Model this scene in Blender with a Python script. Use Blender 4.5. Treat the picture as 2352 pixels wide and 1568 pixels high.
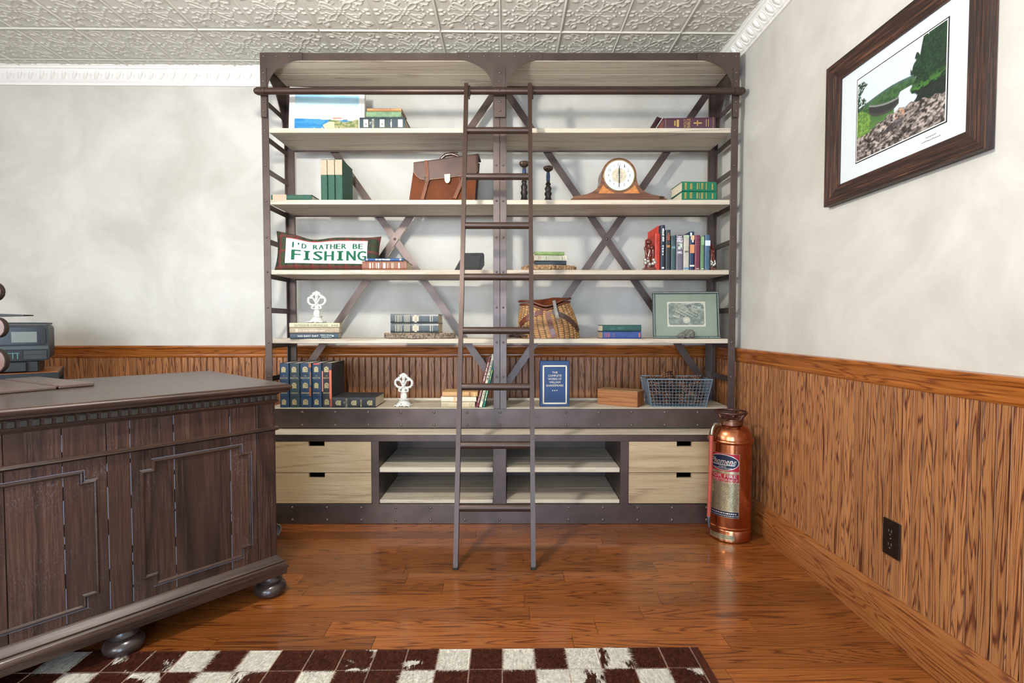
import bpy, bmesh, math, random
import numpy as np
from mathutils import Matrix, Vector, Euler
random.seed(7); np.random.seed(7)
for o in list(bpy.data.objects): bpy.data.objects.remove(o, do_unlink=True)
sc = bpy.context.scene
COL = sc.collection
R = math.radians
F, TH, CH, PSI = 1178.0, R(1.9), 0.985, R(-0.7)      # focal length in px of a 2352 px wide frame, pitch, eye height, yaw

# ------------------------------------------------------------------ camera
cam = bpy.data.cameras.new('camera'); cam.sensor_width = 36; cam.lens = F/2352*36; cam.clip_start = .02
camo = bpy.data.objects.new('camera', cam); COL.objects.link(camo)
camo.location = (0, 0, CH); camo.rotation_euler = (R(90)-TH, 0, PSI)
sc.camera = camo

# ------------------------------------------------------------------ world, window daylight, exposure
world = bpy.data.worlds.new('world'); sc.world = world; world.use_nodes = True
bg = world.node_tree.nodes['Background']; bg.inputs[0].default_value = (.55, .72, 1, 1); bg.inputs[1].default_value = .6
def area(name, loc, rot, sx, sy, watt, col):
    l = bpy.data.lights.new(name, 'AREA'); l.shape = 'RECTANGLE'; l.size = sx; l.size_y = sy; l.energy = watt; l.color = col
    o = bpy.data.objects.new(name, l); COL.objects.link(o); o.location = loc; o.rotation_euler = rot; return o
YR, XL, XR, YW, ZC = -2.3, -3.2, 1.225, 3.05, 2.46      # rear wall, left wall, right wall, back wall, ceiling
WINS = [('rear', -2.75, -1.35), ('rear', -.85, .55)]    # rear wall openings (x range): a window, and a glazed door down to the floor
area('window_daylight', (-2.05, YR+.03, 1.45), (R(90), 0, 0), 1.36, 1.36, 52, (.93, .965, 1))
area('door_daylight', (-.15, YR+.03, 1.06), (R(90), 0, 0), 1.3, 1.96, 64, (.57, .76, 1))
area('window_daylight', (XL+.03, .2, 1.45), (R(90), 0, R(-90)), 1.36, 1.36, 26, (.86, .93, 1))
vs = sc.view_settings; vs.view_transform = 'Standard'; vs.look = 'None'; vs.exposure = 0.58; vs.gamma = 1; vs.use_curve_mapping = False
LAMP = (-.62, 1.22, 1.93); LAMP_W = 66.0

# ------------------------------------------------------------------ helpers: projection
def at(px, py, Y):                                   # photo pixel at distance Y, in the bookcase frame
    a = (px-1176)/F; b = (784-py)/F
    ry = math.cos(TH)+b*math.sin(TH); rz = -math.sin(TH)+b*math.cos(TH)
    return Vector((a/ry*Y, Y, CH+rz/ry*Y))
def bx(px, Y, py=700): return at(px, py, Y).x
def W(p):                                            # bookcase frame -> room
    c, s = math.cos(PSI), math.sin(PSI)
    return Vector((c*p[0]-s*p[1], s*p[0]+c*p[1], p[2]))

# ------------------------------------------------------------------ helpers: colour and materials
def lin(c):
    if isinstance(c, str): c = tuple(int(c[i:i+2], 16) for i in (0, 2, 4))
    return tuple(((v/255)/12.92 if v/255 <= .04045 else (((v/255)+.055)/1.055)**2.4) for v in c)
MC = {}
def nmat(name):
    m = bpy.data.materials.new(name); m.use_nodes = True
    nt = m.node_tree; b = nt.nodes['Principled BSDF']; return m, nt, b
def nd(nt, t, **k):
    n = nt.nodes.new(t)
    for a, v in k.items(): setattr(n, a, v)
    return n
def coords(nt, rnd=True, gen='Object'):
    tc = nd(nt, 'ShaderNodeTexCoord')
    if not rnd: return tc.outputs[gen]
    oi = nd(nt, 'ShaderNodeObjectInfo'); ml = nd(nt, 'ShaderNodeVectorMath', operation='SCALE')
    ml.inputs[0].default_value = (37.3, 21.1, 53.7); nt.links.new(oi.outputs['Random'], ml.inputs['Scale'])
    ad = nd(nt, 'ShaderNodeVectorMath', operation='ADD'); nt.links.new(tc.outputs[gen], ad.inputs[0]); nt.links.new(ml.outputs[0], ad.inputs[1])
    return ad.outputs[0]
def mapping(nt, vec, sc_, rot=(0, 0, 0)):
    mp = nd(nt, 'ShaderNodeMapping'); nt.links.new(vec, mp.inputs[0]); mp.inputs['Scale'].default_value = sc_; mp.inputs['Rotation'].default_value = rot
    return mp.outputs[0]
def noise(nt, vec, scale, detail=4, rough=.55, dist=0):
    n = nd(nt, 'ShaderNodeTexNoise'); nt.links.new(vec, n.inputs['Vector']); n.inputs['Scale'].default_value = scale
    n.inputs['Detail'].default_value = detail; n.inputs['Roughness'].default_value = rough; n.inputs['Distortion'].default_value = dist
    return n.outputs[0]
def ramp(nt, fac, stops):
    r = nd(nt, 'ShaderNodeValToRGB'); nt.links.new(fac, r.inputs[0]); e = r.color_ramp.elements
    while len(e) < len(stops): e.new(.5)
    for i, (p, c) in enumerate(stops): e[i].position = p; e[i].color = (*lin(c), 1)
    return r.outputs[0]
def mathn(nt, op, a, b=None, clamp=False):
    n = nd(nt, 'ShaderNodeMath', operation=op); n.use_clamp = clamp
    for i, v in enumerate((a, b)):
        if v is None: continue
        if isinstance(v, (int, float)): n.inputs[i].default_value = v
        else: nt.links.new(v, n.inputs[i])
    return n.outputs[0]
def mixc(nt, fac, a, b, mode='MIX'):
    n = nd(nt, 'ShaderNodeMix', data_type='RGBA', blend_type=mode)
    for s, v in ((0, fac), (6, a), (7, b)):
        if isinstance(v, (int, float)): n.inputs[s].default_value = v
        elif isinstance(v, (tuple, str)): n.inputs[s].default_value = (*lin(v), 1)
        else: nt.links.new(v, n.inputs[s])
    return n.outputs[2]
def bump(nt, b, h, strength, dist=.002):
    n = nd(nt, 'ShaderNodeBump'); n.inputs['Strength'].default_value = strength; n.inputs['Distance'].default_value = dist
    nt.links.new(h, n.inputs['Height']); nt.links.new(n.outputs[0], b.inputs['Normal'])
def M(col, rough=.5, metal=0., var=0., vscale=20, bmp=0., bscale=60, coat=0., name=None, spec=None):
    key = (str(col), rough, metal, var, vscale, bmp, bscale, coat, name, spec)
    if key in MC: return MC[key]
    m, nt, b = nmat(name or 'mat_'+str(len(MC)))
    b.inputs['Base Color'].default_value = (*lin(col), 1); b.inputs['Roughness'].default_value = rough; b.inputs['Metallic'].default_value = metal
    if spec is not None: b.inputs['Specular IOR Level'].default_value = spec
    if coat: b.inputs['Coat Weight'].default_value = coat; b.inputs['Coat Roughness'].default_value = .12
    if var or bmp:
        v = coords(nt)
        if var:
            n = noise(nt, v, vscale, 5, .6)
            c = lin(col); lo = tuple(max(0, x*(1-var)) for x in c); hi = tuple(min(1, x*(1+var)) for x in c)
            r = nd(nt, 'ShaderNodeValToRGB'); nt.links.new(n, r.inputs[0]); r.color_ramp.elements[0].position = .3; r.color_ramp.elements[1].position = .7
            r.color_ramp.elements[0].color = (*lo, 1); r.color_ramp.elements[1].color = (*hi, 1)
            nt.links.new(r.outputs[0], b.inputs['Base Color'])
        if bmp: bump(nt, b, noise(nt, v, bscale, 4), bmp)
    MC[key] = m; return m
def wood(name, stops, axis='x', across=9., along=.7, k=34., fine=.45, rough=.45, coat=0., bmp=.15, tint=.18, finescale=60., sharp=1.6, dust=0.):
    """flat-sawn grain: contour lines of a stretched noise plus fine pore streaks; each board gets its own piece of it"""
    m, nt, b = nmat(name); v = coords(nt)
    s = {'x': (along, across, across), 'y': (across, along, across), 'z': (across, across, along)}[axis]
    n1 = noise(nt, mapping(nt, v, s), 1.0, 1.6, .4, .25)
    fs = {'x': (1.6, finescale, finescale), 'y': (finescale, 1.6, finescale), 'z': (finescale, finescale, 1.6)}[axis]
    n2 = noise(nt, mapping(nt, v, fs), 3.2, 5, .75)
    n2 = mathn(nt, 'MULTIPLY_ADD', n2, 3.2, True); nt.nodes[-1].inputs[2].default_value = -1.05
    nj = mathn(nt, 'ADD', n1, mathn(nt, 'MULTIPLY', n2, .9/k))
    ring = mathn(nt, 'MULTIPLY', mathn(nt, 'ABSOLUTE', mathn(nt, 'SINE', mathn(nt, 'MULTIPLY', nj, k))), sharp, True)
    fac = mathn(nt, 'ADD', mathn(nt, 'MULTIPLY', ring, 1-fine), mathn(nt, 'MULTIPLY', n2, fine), True)
    c = ramp(nt, fac, stops)
    if dust:                                          # pale polish residue caught in the pores
        dn_ = noise(nt, mapping(nt, v, (1, 1, .3)), 420, 3, .7); pt = noise(nt, v, 5, 3)
        c = mixc(nt, mathn(nt, 'MULTIPLY', mathn(nt, 'MULTIPLY', mathn(nt, 'SUBTRACT', dn_, .56), 9, True), mathn(nt, 'MULTIPLY', mathn(nt, 'SUBTRACT', pt, .4), dust*4, True)), c, '8c90a0')
    oi = nd(nt, 'ShaderNodeObjectInfo')
    g = mathn(nt, 'MULTIPLY_ADD', oi.outputs['Random'], 2*tint); nt.nodes[-1].inputs[2].default_value = 1-tint
    hs = nd(nt, 'ShaderNodeHueSaturation'); nt.links.new(c, hs.inputs['Color']); nt.links.new(g, hs.inputs['Value'])
    nt.links.new(hs.outputs[0], b.inputs['Base Color'])
    b.inputs['Roughness'].default_value = rough
    if coat: b.inputs['Coat Weight'].default_value = coat; b.inputs['Coat Roughness'].default_value = .1
    if bmp: bump(nt, b, fac, bmp, .0015)
    return m
def plaster(name, c1, c2, c3):
    m, nt, b = nmat(name); v = coords(nt, False)
    n1 = noise(nt, v, 2.2, 6, .62, .5); n2 = noise(nt, mapping(nt, v, (1, 1, .6), (.3, .5, .4)), 7, 4, .6, 1.2)
    c = mixc(nt, mathn(nt, 'MULTIPLY', n2, .55), ramp(nt, n1, [(.34, c1), (.5, c2), (.64, c3)]), c2)
    nt.links.new(c, b.inputs['Base Color']); b.inputs['Roughness'].default_value = .62
    bump(nt, b, n2, .08, .004); return m
def vcol(name='print', rough=.35):
    k = ('vcol', rough)
    if k in MC: return MC[k]
    m, nt, b = nmat(name); a = nd(nt, 'ShaderNodeVertexColor', layer_name='Col'); nt.links.new(a.outputs[0], b.inputs['Base Color'])
    b.inputs['Roughness'].default_value = rough; MC[k] = m; return m

OAK_W = [(.0, '2b130d'), (.25, '4c2617'), (.5, '7c492b'), (.72, '9d673d'), (1, 'b07a4b')]
mt_oak_v = wood('oak_wainscot', OAK_W, 'z', across=24, along=1.3, k=62, fine=.42, rough=.42, tint=.12, finescale=70, sharp=1.5)
OAK_R = [(.0, '471f08'), (.3, '743a12'), (.6, '93501c'), (1, 'ab672b')]
mt_oak_rx = wood('oak_rail_x', OAK_R, 'x', across=22, along=1.3, k=36, fine=.45, rough=.33, coat=.3, tint=.05)
mt_oak_ry = wood('oak_rail_y', OAK_R, 'y', across=22, along=1.3, k=36, fine=.45, rough=.33, coat=.3, tint=.05)
mt_oak_by = wood('oak_base_y', [(0, '3e1c09'), (.3, '683618'), (.6, '854c24'), (1, '9a6232')], 'y', across=18, along=1.6, k=46, fine=.45, rough=.35, coat=.3, tint=.05)
mt_floor = wood('floor_oak', [(.0, '2e1406'), (.28, '54280d'), (.55, '7a421a'), (1, '8f5424')], 'x', across=15, along=1.0, k=64, fine=.42, rough=.3, coat=.5, bmp=.05, tint=.3, sharp=1.4)
mt_shelf = wood('whitewashed_pine', [(.0, '70655a'), (.25, '9b8f7e'), (.5, 'bbae9a'), (1, 'cfc4b0')], 'x', across=9, along=.5, k=14, fine=.6, rough=.6, tint=.06, sharp=2.2)
mt_drawer = wood('drawer_pine', [(.0, '6e5a44'), (.25, '917a5c'), (.55, 'ab9370'), (1, 'bba684')], 'x', across=10, along=.9, k=16, fine=.62, rough=.6, tint=.07, sharp=2.)
mt_desk_v = wood('desk_wood', [(.0, '150d0a'), (.35, '251712'), (.7, '38241c'), (1, '4d372b')], 'z', across=11, along=1.0, k=12, fine=.6, rough=.38, tint=.3, dust=.2)
mt_desk_x = wood('desk_wood_x', [(.0, '1e1310'), (.35, '2c1d17'), (.7, '3a2820'), (1, '483529')], 'x', across=12, along=.8, k=12, fine=.6, rough=.36, tint=.05, coat=.1)
mt_wall = plaster('plaster_wall', 'b8b4aa', 'c9c6bd', 'd6d3cc')
mt_ceil = M('cfcdc2', .5, var=.05, vscale=6, name='tin_ceiling')
mt_crown = M('eeece6', .4, name='crown_white')
mt_metal = M('5c4f4a', .36, .65, var=.2, vscale=9, name='dark_steel')
mt_lad = M('44332b', .36, .4, var=.12, vscale=14, name='ladder_steel')
mt_rivet = M('6d605b', .35, .6, name='rivet_steel')
mt_black = M('141414', .45, name='black')
mt_paper = M('d9cdb4', .8, var=.08, vscale=200, name='paper')
mt_white = M('ecebe6', .6, name='white')
mt_gold = M('c9a860', .35, .6, name='gilt')
mt_cream = M('e2d8bd', .6, name='cream')

# ------------------------------------------------------------------ helpers: mesh building
_txt = {}
def text_geo(s):
    if s in _txt: return _txt[s]
    cu = bpy.data.curves.new('t', 'FONT'); cu.body = s; cu.resolution_u = 2
    o = bpy.data.objects.new('t', cu); COL.objects.link(o)
    bpy.context.view_layer.update()
    me = bpy.data.meshes.new_from_object(o)
    vs_ = [tuple(v.co) for v in me.vertices]; fs = [tuple(p.vertices) for p in me.polygons]
    bpy.data.objects.remove(o); bpy.data.curves.remove(cu); bpy.data.meshes.remove(me)
    if not vs_: _txt[s] = ([], []); return _txt[s]
    xs = [v[0] for v in vs_]; ys = [v[1] for v in vs_]; a, b_ = min(xs), max(xs); c, d = min(ys), max(ys)
    _txt[s] = ([((x-a)/max(b_-a, 1e-6), (y-c)/max(d-c, 1e-6)) for x, y, _ in vs_], fs); return _txt[s]
class MB:
    def __init__(s): s.v = []; s.f = []; s.xf = None
    def add(s, vs_, fs):
        n = len(s.v)
        if s.xf is not None: vs_ = [tuple(s.xf @ Vector(p)) for p in vs_]
        s.v += [tuple(p) for p in vs_]; s.f += [tuple(i+n for i in f) for f in fs]; return s
    def box(s, x0, x1, y0, y1, z0, z1, b=0.):
        cx, cy, cz = (x0+x1)/2, (y0+y1)/2, (z0+z1)/2; hx, hy, hz = abs(x1-x0)/2, abs(y1-y0)/2, abs(z1-z0)/2
        b = min(b, hx*.49, hy*.49, hz*.49)
        if b <= 0:
            vs_ = [(cx+i*hx, cy+j*hy, cz+k*hz) for i in (-1, 1) for j in (-1, 1) for k in (-1, 1)]
            return s.add(vs_, [(0, 1, 3, 2), (4, 6, 7, 5), (0, 4, 5, 1), (2, 3, 7, 6), (0, 2, 6, 4), (1, 5, 7, 3)])
        vs_ = []; ix = {}
        for i in (-1, 1):
            for j in (-1, 1):
                for k in (-1, 1):
                    for a in range(3):
                        q = [hx-b, hy-b, hz-b]; q[a] += b
                        ix[i, j, k, a] = len(vs_); vs_.append((cx+i*q[0], cy+j*q[1], cz+k*q[2]))
        fs = []
        for i in (-1, 1):
            fs.append((ix[i, -1, -1, 0], ix[i, 1, -1, 0], ix[i, 1, 1, 0], ix[i, -1, 1, 0]))
            fs.append((ix[-1, i, -1, 1], ix[1, i, -1, 1], ix[1, i, 1, 1], ix[-1, i, 1, 1]))
            fs.append((ix[-1, -1, i, 2], ix[1, -1, i, 2], ix[1, 1, i, 2], ix[-1, 1, i, 2]))
            for j in (-1, 1):
                fs.append((ix[i, j, -1, 0], ix[i, j, 1, 0], ix[i, j, 1, 1], ix[i, j, -1, 1]))
                fs.append((ix[i, -1, j, 0], ix[i, 1, j, 0], ix[i, 1, j, 2], ix[i, -1, j, 2]))
                fs.append((ix[-1, i, j, 1], ix[1, i, j, 1], ix[1, i, j, 2], ix[-1, i, j, 2]))
                for k in (-1, 1): fs.append((ix[i, j, k, 0], ix[i, j, k, 1], ix[i, j, k, 2]))
        return s.add(vs_, fs)
    def prism(s, poly, a0, a1, axis='z'):
        f = {'z': lambda u, v, w: (u, v, w), 'y': lambda u, v, w: (u, w, v), 'x': lambda u, v, w: (w, u, v)}[axis]
        n = len(poly); vs_ = [f(u, v, a0) for u, v in poly]+[f(u, v, a1) for u, v in poly]
        fs = [tuple(range(n)), tuple(range(2*n-1, n-1, -1))]+[(i, (i+1) % n, n+(i+1) % n, n+i) for i in range(n)]
        return s.add(vs_, fs)
    def tube(s, pts, r, n=8, closed=False, flat=None):
        P = [Vector(p) for p in pts]; m = len(P); rs = r if isinstance(r, (list, tuple)) else [r]*m
        T = []
        for i in range(m):
            a = P[(i-1) % m] if closed or i > 0 else P[i]; b = P[(i+1) % m] if closed or i < m-1 else P[i]
            T.append((b-a).normalized())
        up = Vector((0, 0, 1)) if abs(T[0].z) < .9 else Vector((0, 1, 0))
        u = T[0].cross(up).normalized(); vs_ = []
        for i in range(m):
            u = (u-T[i]*u.dot(T[i])).normalized(); w = T[i].cross(u)
            for k in range(n):
                a = 2*math.pi*k/n
                vs_.append(P[i]+(u*math.cos(a)+w*math.sin(a)*(flat or 1))*rs[i])
        fs = []
        for i in range(m if closed else m-1):
            j = (i+1) % m
            for k in range(n): fs.append((i*n+k, i*n+(k+1) % n, j*n+(k+1) % n, j*n+k))
        if not closed: fs += [tuple(range(n-1, -1, -1)), tuple((m-1)*n+k for k in range(n))]
        return s.add(vs_, fs)
    def bar(s, p, q, w, t, nrm=(0, 1, 0)):           # flat bar from p to q, w wide, t thick along nrm
        p, q, n = Vector(p), Vector(q), Vector(nrm).normalized(); d = (q-p).normalized(); e = d.cross(n).normalized(); vs_ = []
        for c in (p, q):
            for a, b in ((-1, -1), (1, -1), (1, 1), (-1, 1)): vs_.append(c+e*a*w/2+n*b*t/2)
        return s.add(vs_, [(0, 1, 2, 3), (7, 6, 5, 4), (0, 4, 5, 1), (1, 5, 6, 2), (2, 6, 7, 3), (3, 7, 4, 0)])
    def lathe(s, prof, n=24, c=(0, 0, 0), mod=None):
        m = len(prof); vs_ = []
        for r, z in prof:
            for k in range(n):
                a = 2*math.pi*k/n; q = r*(mod(a, z) if mod else 1)
                vs_.append((c[0]+q*math.cos(a), c[1]+q*math.sin(a), c[2]+z))
        fs = [(i*n+k, i*n+(k+1) % n, (i+1)*n+(k+1) % n, (i+1)*n+k) for i in range(m-1) for k in range(n)]
        fs += [tuple(range(n-1, -1, -1)), tuple((m-1)*n+k for k in range(n))]
        return s.add(vs_, fs)
    def ball(s, c, rx, ry=None, rz=None, nu=12, nv=8, fn=None):
        ry = ry or rx; rz = rz or rx; vs_ = [(c[0], c[1], c[2]-rz)]; 
        for i in range(1, nv):
            t = math.pi*i/nv
            for k in range(nu):
                a = 2*math.pi*k/nu; vs_.append((c[0]+rx*math.sin(t)*math.cos(a), c[1]+ry*math.sin(t)*math.sin(a), c[2]-rz*math.cos(t)))
        vs_.append((c[0], c[1], c[2]+rz)); L = len(vs_)-1
        if fn: vs_ = [fn(Vector(p), Vector(c)) for p in vs_]
        fs = [(0, 1+(k+1) % nu, 1+k) for k in range(nu)]+[(L, L-nu+k, L-nu+(k+1) % nu) for k in range(nu)]
        fs += [(1+i*nu+k, 1+i*nu+(k+1) % nu, 1+(i+1)*nu+(k+1) % nu, 1+(i+1)*nu+k) for i in range(nv-2) for k in range(nu)]
        return s.add(vs_, fs)
    def rivet(s, c, r, nrm=(0, -1, 0)):               # domed head
        n = Vector(nrm).normalized(); u = n.orthogonal().normalized(); w = n.cross(u); vs_ = []
        for rr, h in ((1, 0), (.85, .45), (.45, .75)):
            for k in range(8): a = k*math.pi/4; vs_.append(Vector(c)+(u*math.cos(a)+w*math.sin(a))*r*rr+n*r*h)
        fs = [(i*8+k, i*8+(k+1) % 8, (i+1)*8+(k+1) % 8, (i+1)*8+k) for i in range(2) for k in range(8)]+[tuple(range(16, 24)), tuple(range(7, -1, -1))]
        return s.add(vs_, fs)
    def text(s, string, fn, sub=0):
        uv, fs = text_geo(string)
        if sub:
            bm = bmesh.new(); vv = [bm.verts.new((u, v, 0)) for u, v in uv]; [bm.faces.new([vv[i] for i in f]) for f in fs if len(set(f)) == len(f)]
            for _ in range(sub):
                bmesh.ops.triangulate(bm, faces=bm.faces); bmesh.ops.subdivide_edges(bm, edges=[e for e in bm.edges if e.calc_length() > .12], cuts=1)
            bm.verts.index_update(); uv = [(v.co.x, v.co.y) for v in bm.verts]; fs = [tuple(v.index for v in f.verts) for f in bm.faces]; bm.free()
        return s.add([fn(u, v) for u, v in uv], fs)
    def surf(s, fn, nu, nv, th=None):                 # open grid surface fn(u,v)
        vs_ = [fn(i/nu, j/nv) for j in range(nv+1) for i in range(nu+1)]
        return s.add(vs_, [(j*(nu+1)+i, j*(nu+1)+i+1, (j+1)*(nu+1)+i+1, (j+1)*(nu+1)+i) for j in range(nv) for i in range(nu)])
    def mesh(s, name, mat, smooth=None, recalc=True):
        me = bpy.data.meshes.new(name); me.from_pydata(s.v, [], s.f)
        if recalc:
            bm = bmesh.new(); bm.from_mesh(me); bmesh.ops.recalc_face_normals(bm, faces=bm.faces); bm.to_mesh(me); bm.free()
        if mat: me.materials.append(mat)
        if smooth: me.polygons.foreach_set('use_smooth', [True]*len(me.polygons)); me.set_sharp_from_angle(angle=R(smooth))
        me.update(); return me
ORI = {}
def link(name, me, parent=None, loc=None):
    o = bpy.data.objects.new(name, me); COL.objects.link(o)
    if parent: o.parent = parent
    if loc is not None: o.location = loc
    return o
def part(parent, name, mb, mat, smooth=None, label=None, kind=None):
    org = ORI.get(parent.name if parent else None)
    if org is not None: mb.v = [(x-org[0], y-org[1], z-org[2]) for x, y, z in mb.v]
    o = link(name, mb.mesh(name, mat, smooth), parent)
    if org is not None: ORI[o.name] = org
    if label: o['label'] = label
    if kind: o['kind'] = kind
    return o
def thing(name, label, cat, loc=(0, 0, 0), rot=(0, 0, 0), group=None, origin=None):
    o = bpy.data.objects.new(name, None); COL.objects.link(o); o.empty_display_size = .05
    o.location = loc; o.rotation_euler = rot; o['label'] = label; o['category'] = cat
    if group: o['group'] = group
    if origin is not None: ORI[o.name] = origin
    return o
def bthing(name, label, cat, p, rz=0, group=None):   # a thing standing in the bookcase frame
    return thing(name, label, cat, W(p), (0, 0, PSI+rz), group)
def struct(name, mb, mat, smooth=None, parent=None):
    o = link(name, mb.mesh(name, mat, smooth), parent); o['kind'] = 'structure'; return o
def sm(a, b, t): t = np.clip((t-a)/(b-a), 0, 1); return t*t*(3-2*t)
def vnoise(u, v, n, seed=0):
    rs = np.random.RandomState(seed); g = rs.rand(n+2, n+2); x = np.clip(u, 0, .9999)*n; y = np.clip(v, 0, .9999)*n
    i = x.astype(int); j = y.astype(int); fx = x-i; fy = y-j; fx = fx*fx*(3-2*fx); fy = fy*fy*(3-2*fy)
    return (g[i, j]*(1-fx)+g[i+1, j]*fx)*(1-fy)+(g[i, j+1]*(1-fx)+g[i+1, j+1]*fx)*fy
def fbm(u, v, n, seed=0, o=4): return sum(vnoise(u, v, n*2**k, seed+k)/2**k for k in range(o))/sum(1/2**k for k in range(o))
def print_mesh(name, nx, ny, pos, colour, rough=.35):
    """flat printed picture: a grid with one colour per vertex; pos(u,v)->xyz, colour(U,V)->rgb 0..255"""
    U, V = np.meshgrid(np.linspace(0, 1, nx+1), np.linspace(0, 1, ny+1))
    me = bpy.data.meshes.new(name)
    vs_ = [pos(u, v) for u, v in zip(U.ravel(), V.ravel())]
    me.from_pydata(vs_, [], [(j*(nx+1)+i, j*(nx+1)+i+1, (j+1)*(nx+1)+i+1, (j+1)*(nx+1)+i) for j in range(ny) for i in range(nx)])
    c = np.clip(colour(U.ravel(), V.ravel()), 0, 255)/255; c = np.where(c <= .04045, c/12.92, ((c+.055)/1.055)**2.4)
    a = me.color_attributes.new('Col', 'FLOAT_COLOR', 'POINT'); a.data.foreach_set('color', np.c_[c, np.ones(len(c))].astype(np.float32).ravel())
    me.materials.append(vcol(rough=rough)); me.update(); return me
def blend(base, mask, col): return base*(1-mask[:, None])+np.array(col, float)*mask[:, None]

# ================================================================== THE ROOM
T_ = .12
struct('floor', MB().box(XL-T_, XR+T_, YR-T_, YW+T_, -.12, -.014), M('3a2010', .8, name='subfloor'))
FLOOR = bpy.data.objects['floor']
PW, PY0 = .0826, 2.5035-.0826*20                     # strip width, first seam
def plank_mesh(L):
    return MB().box(0, L, .0003, PW-.0003, -.012, 0, .0011).mesh('plank', mt_floor)
row = 0; y = PY0
KNOWN = {}
while y < YW-.02:
    rr = random.Random(100+row); x = XL+.005-rr.random()*.5
    while x < XR-.02:
        L = rr.choice((.38, .52, .66, .8, .95, 1.15)); L *= rr.uniform(.9, 1.1)
        a, b = max(x, XL+.005), min(x+L, XR-.005)
        if b-a > .06:
            w = min(PW, YW-.004-y)
            me = MB().box(0, b-a-.0012, .0005, w-.0005, -.012, 0).mesh('plank', mt_floor)
            link('plank', me, FLOOR, (a, y, 0))
        x += L
    row += 1; y += PW
far = link('floor_boards', MB().box(XL+.005, XR-.005, YR+.004, PY0-.001, -.012, 0).mesh('floor_boards', mt_floor), FLOOR)

# walls (shell) ------------------------------------------------------
def wall_with_holes(name, axis, c0, c1, a0, a1, z0, z1, holes):
    mb = MB()
    def bxx(a, b, za, zb):
        if b-a < 1e-4 or zb-za < 1e-4: return
        if axis == 'y': mb.box(a, b, c0, c1, za, zb)
        else: mb.box(c0, c1, a, b, za, zb)
    x = a0
    for (h0, h1, zz0, zz1) in sorted(holes):
        bxx(x, h0, z0, z1); bxx(h0, h1, z0, zz0); bxx(h0, h1, zz1, z1); x = h1
    bxx(x, a1, z0, z1)
    return struct(name, mb, mt_wall)
HOLES = [(*WINS[0][1:], .75, 2.15), (*WINS[1][1:], .0, 2.1)]
WB = wall_with_holes('wall_back', 'y', YW, YW+T_, XL-T_, XR+T_, -.014, ZC, [])
WR = wall_with_holes('wall_right', 'x', XR, XR+T_, YR, YW, -.014, ZC, [])
wall_with_holes('wall_left', 'x', XL-T_, XL, YR, YW, -.014, ZC, [(-.5, .9, .75, 2.15)])
wall_with_holes('wall_rear', 'y', YR-T_, YR, XL-T_, XR+T_, -.014, ZC, HOLES)
def window(n, c, along, axis, z0=.75, z1=2.15, mid=(1.45,), name='window_%d', bars=()):
    a, b = along; fr = MB(); w = .05
    def put(mb, p, q, d0, d1, z0, z1, bv=.003):
        if axis == 'y': mb.box(p, q, c-d1, c-d0, z0, z1, bv)
        else: mb.box(c-d1, c-d0, p, q, z0, z1, bv)
    put(fr, a, a+w, .03, .1, z0, z1); put(fr, b-w, b, .03, .1, z0, z1); put(fr, a+w, b-w, .03, .1, z0, z0+w); put(fr, a+w, b-w, .03, .1, z1-w, z1)
    for m_ in mid: put(fr, a+w, b-w, .05, .08, m_-.02, m_+.02)
    for x in bars: put(fr, x-.04, x+.04, .04, .09, z0+w, z1-w)
    o = struct(name % n, fr, mt_crown)
    m, nt, bb = nmat('glass_%d' % n); bb.inputs['Transmission Weight'].default_value = 1; bb.inputs['Roughness'].default_value = 0; bb.inputs['IOR'].default_value = 1.02
    zs_ = [z0+w]+[q for m_ in mid for q in (m_-.02, m_+.02)]+[z1-w]; xs_ = [a+w]+[q for x in bars for q in (x-.04, x+.04)]+[b-w]
    for i in range(0, len(zs_), 2):
        for j in range(0, len(xs_), 2): gl = MB(); put(gl, xs_[j], xs_[j+1], .062, .066, zs_[i], zs_[i+1], 0); part(o, 'pane', gl, m)
window(1, YR, WINS[0][1:], 'y'); window(2, XL, (-.5, .9), 'x'); window(1, YR, WINS[1][1:], 'y', .0, 2.1, (.8, 1.45), 'door_%d', (-.15,))

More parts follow.
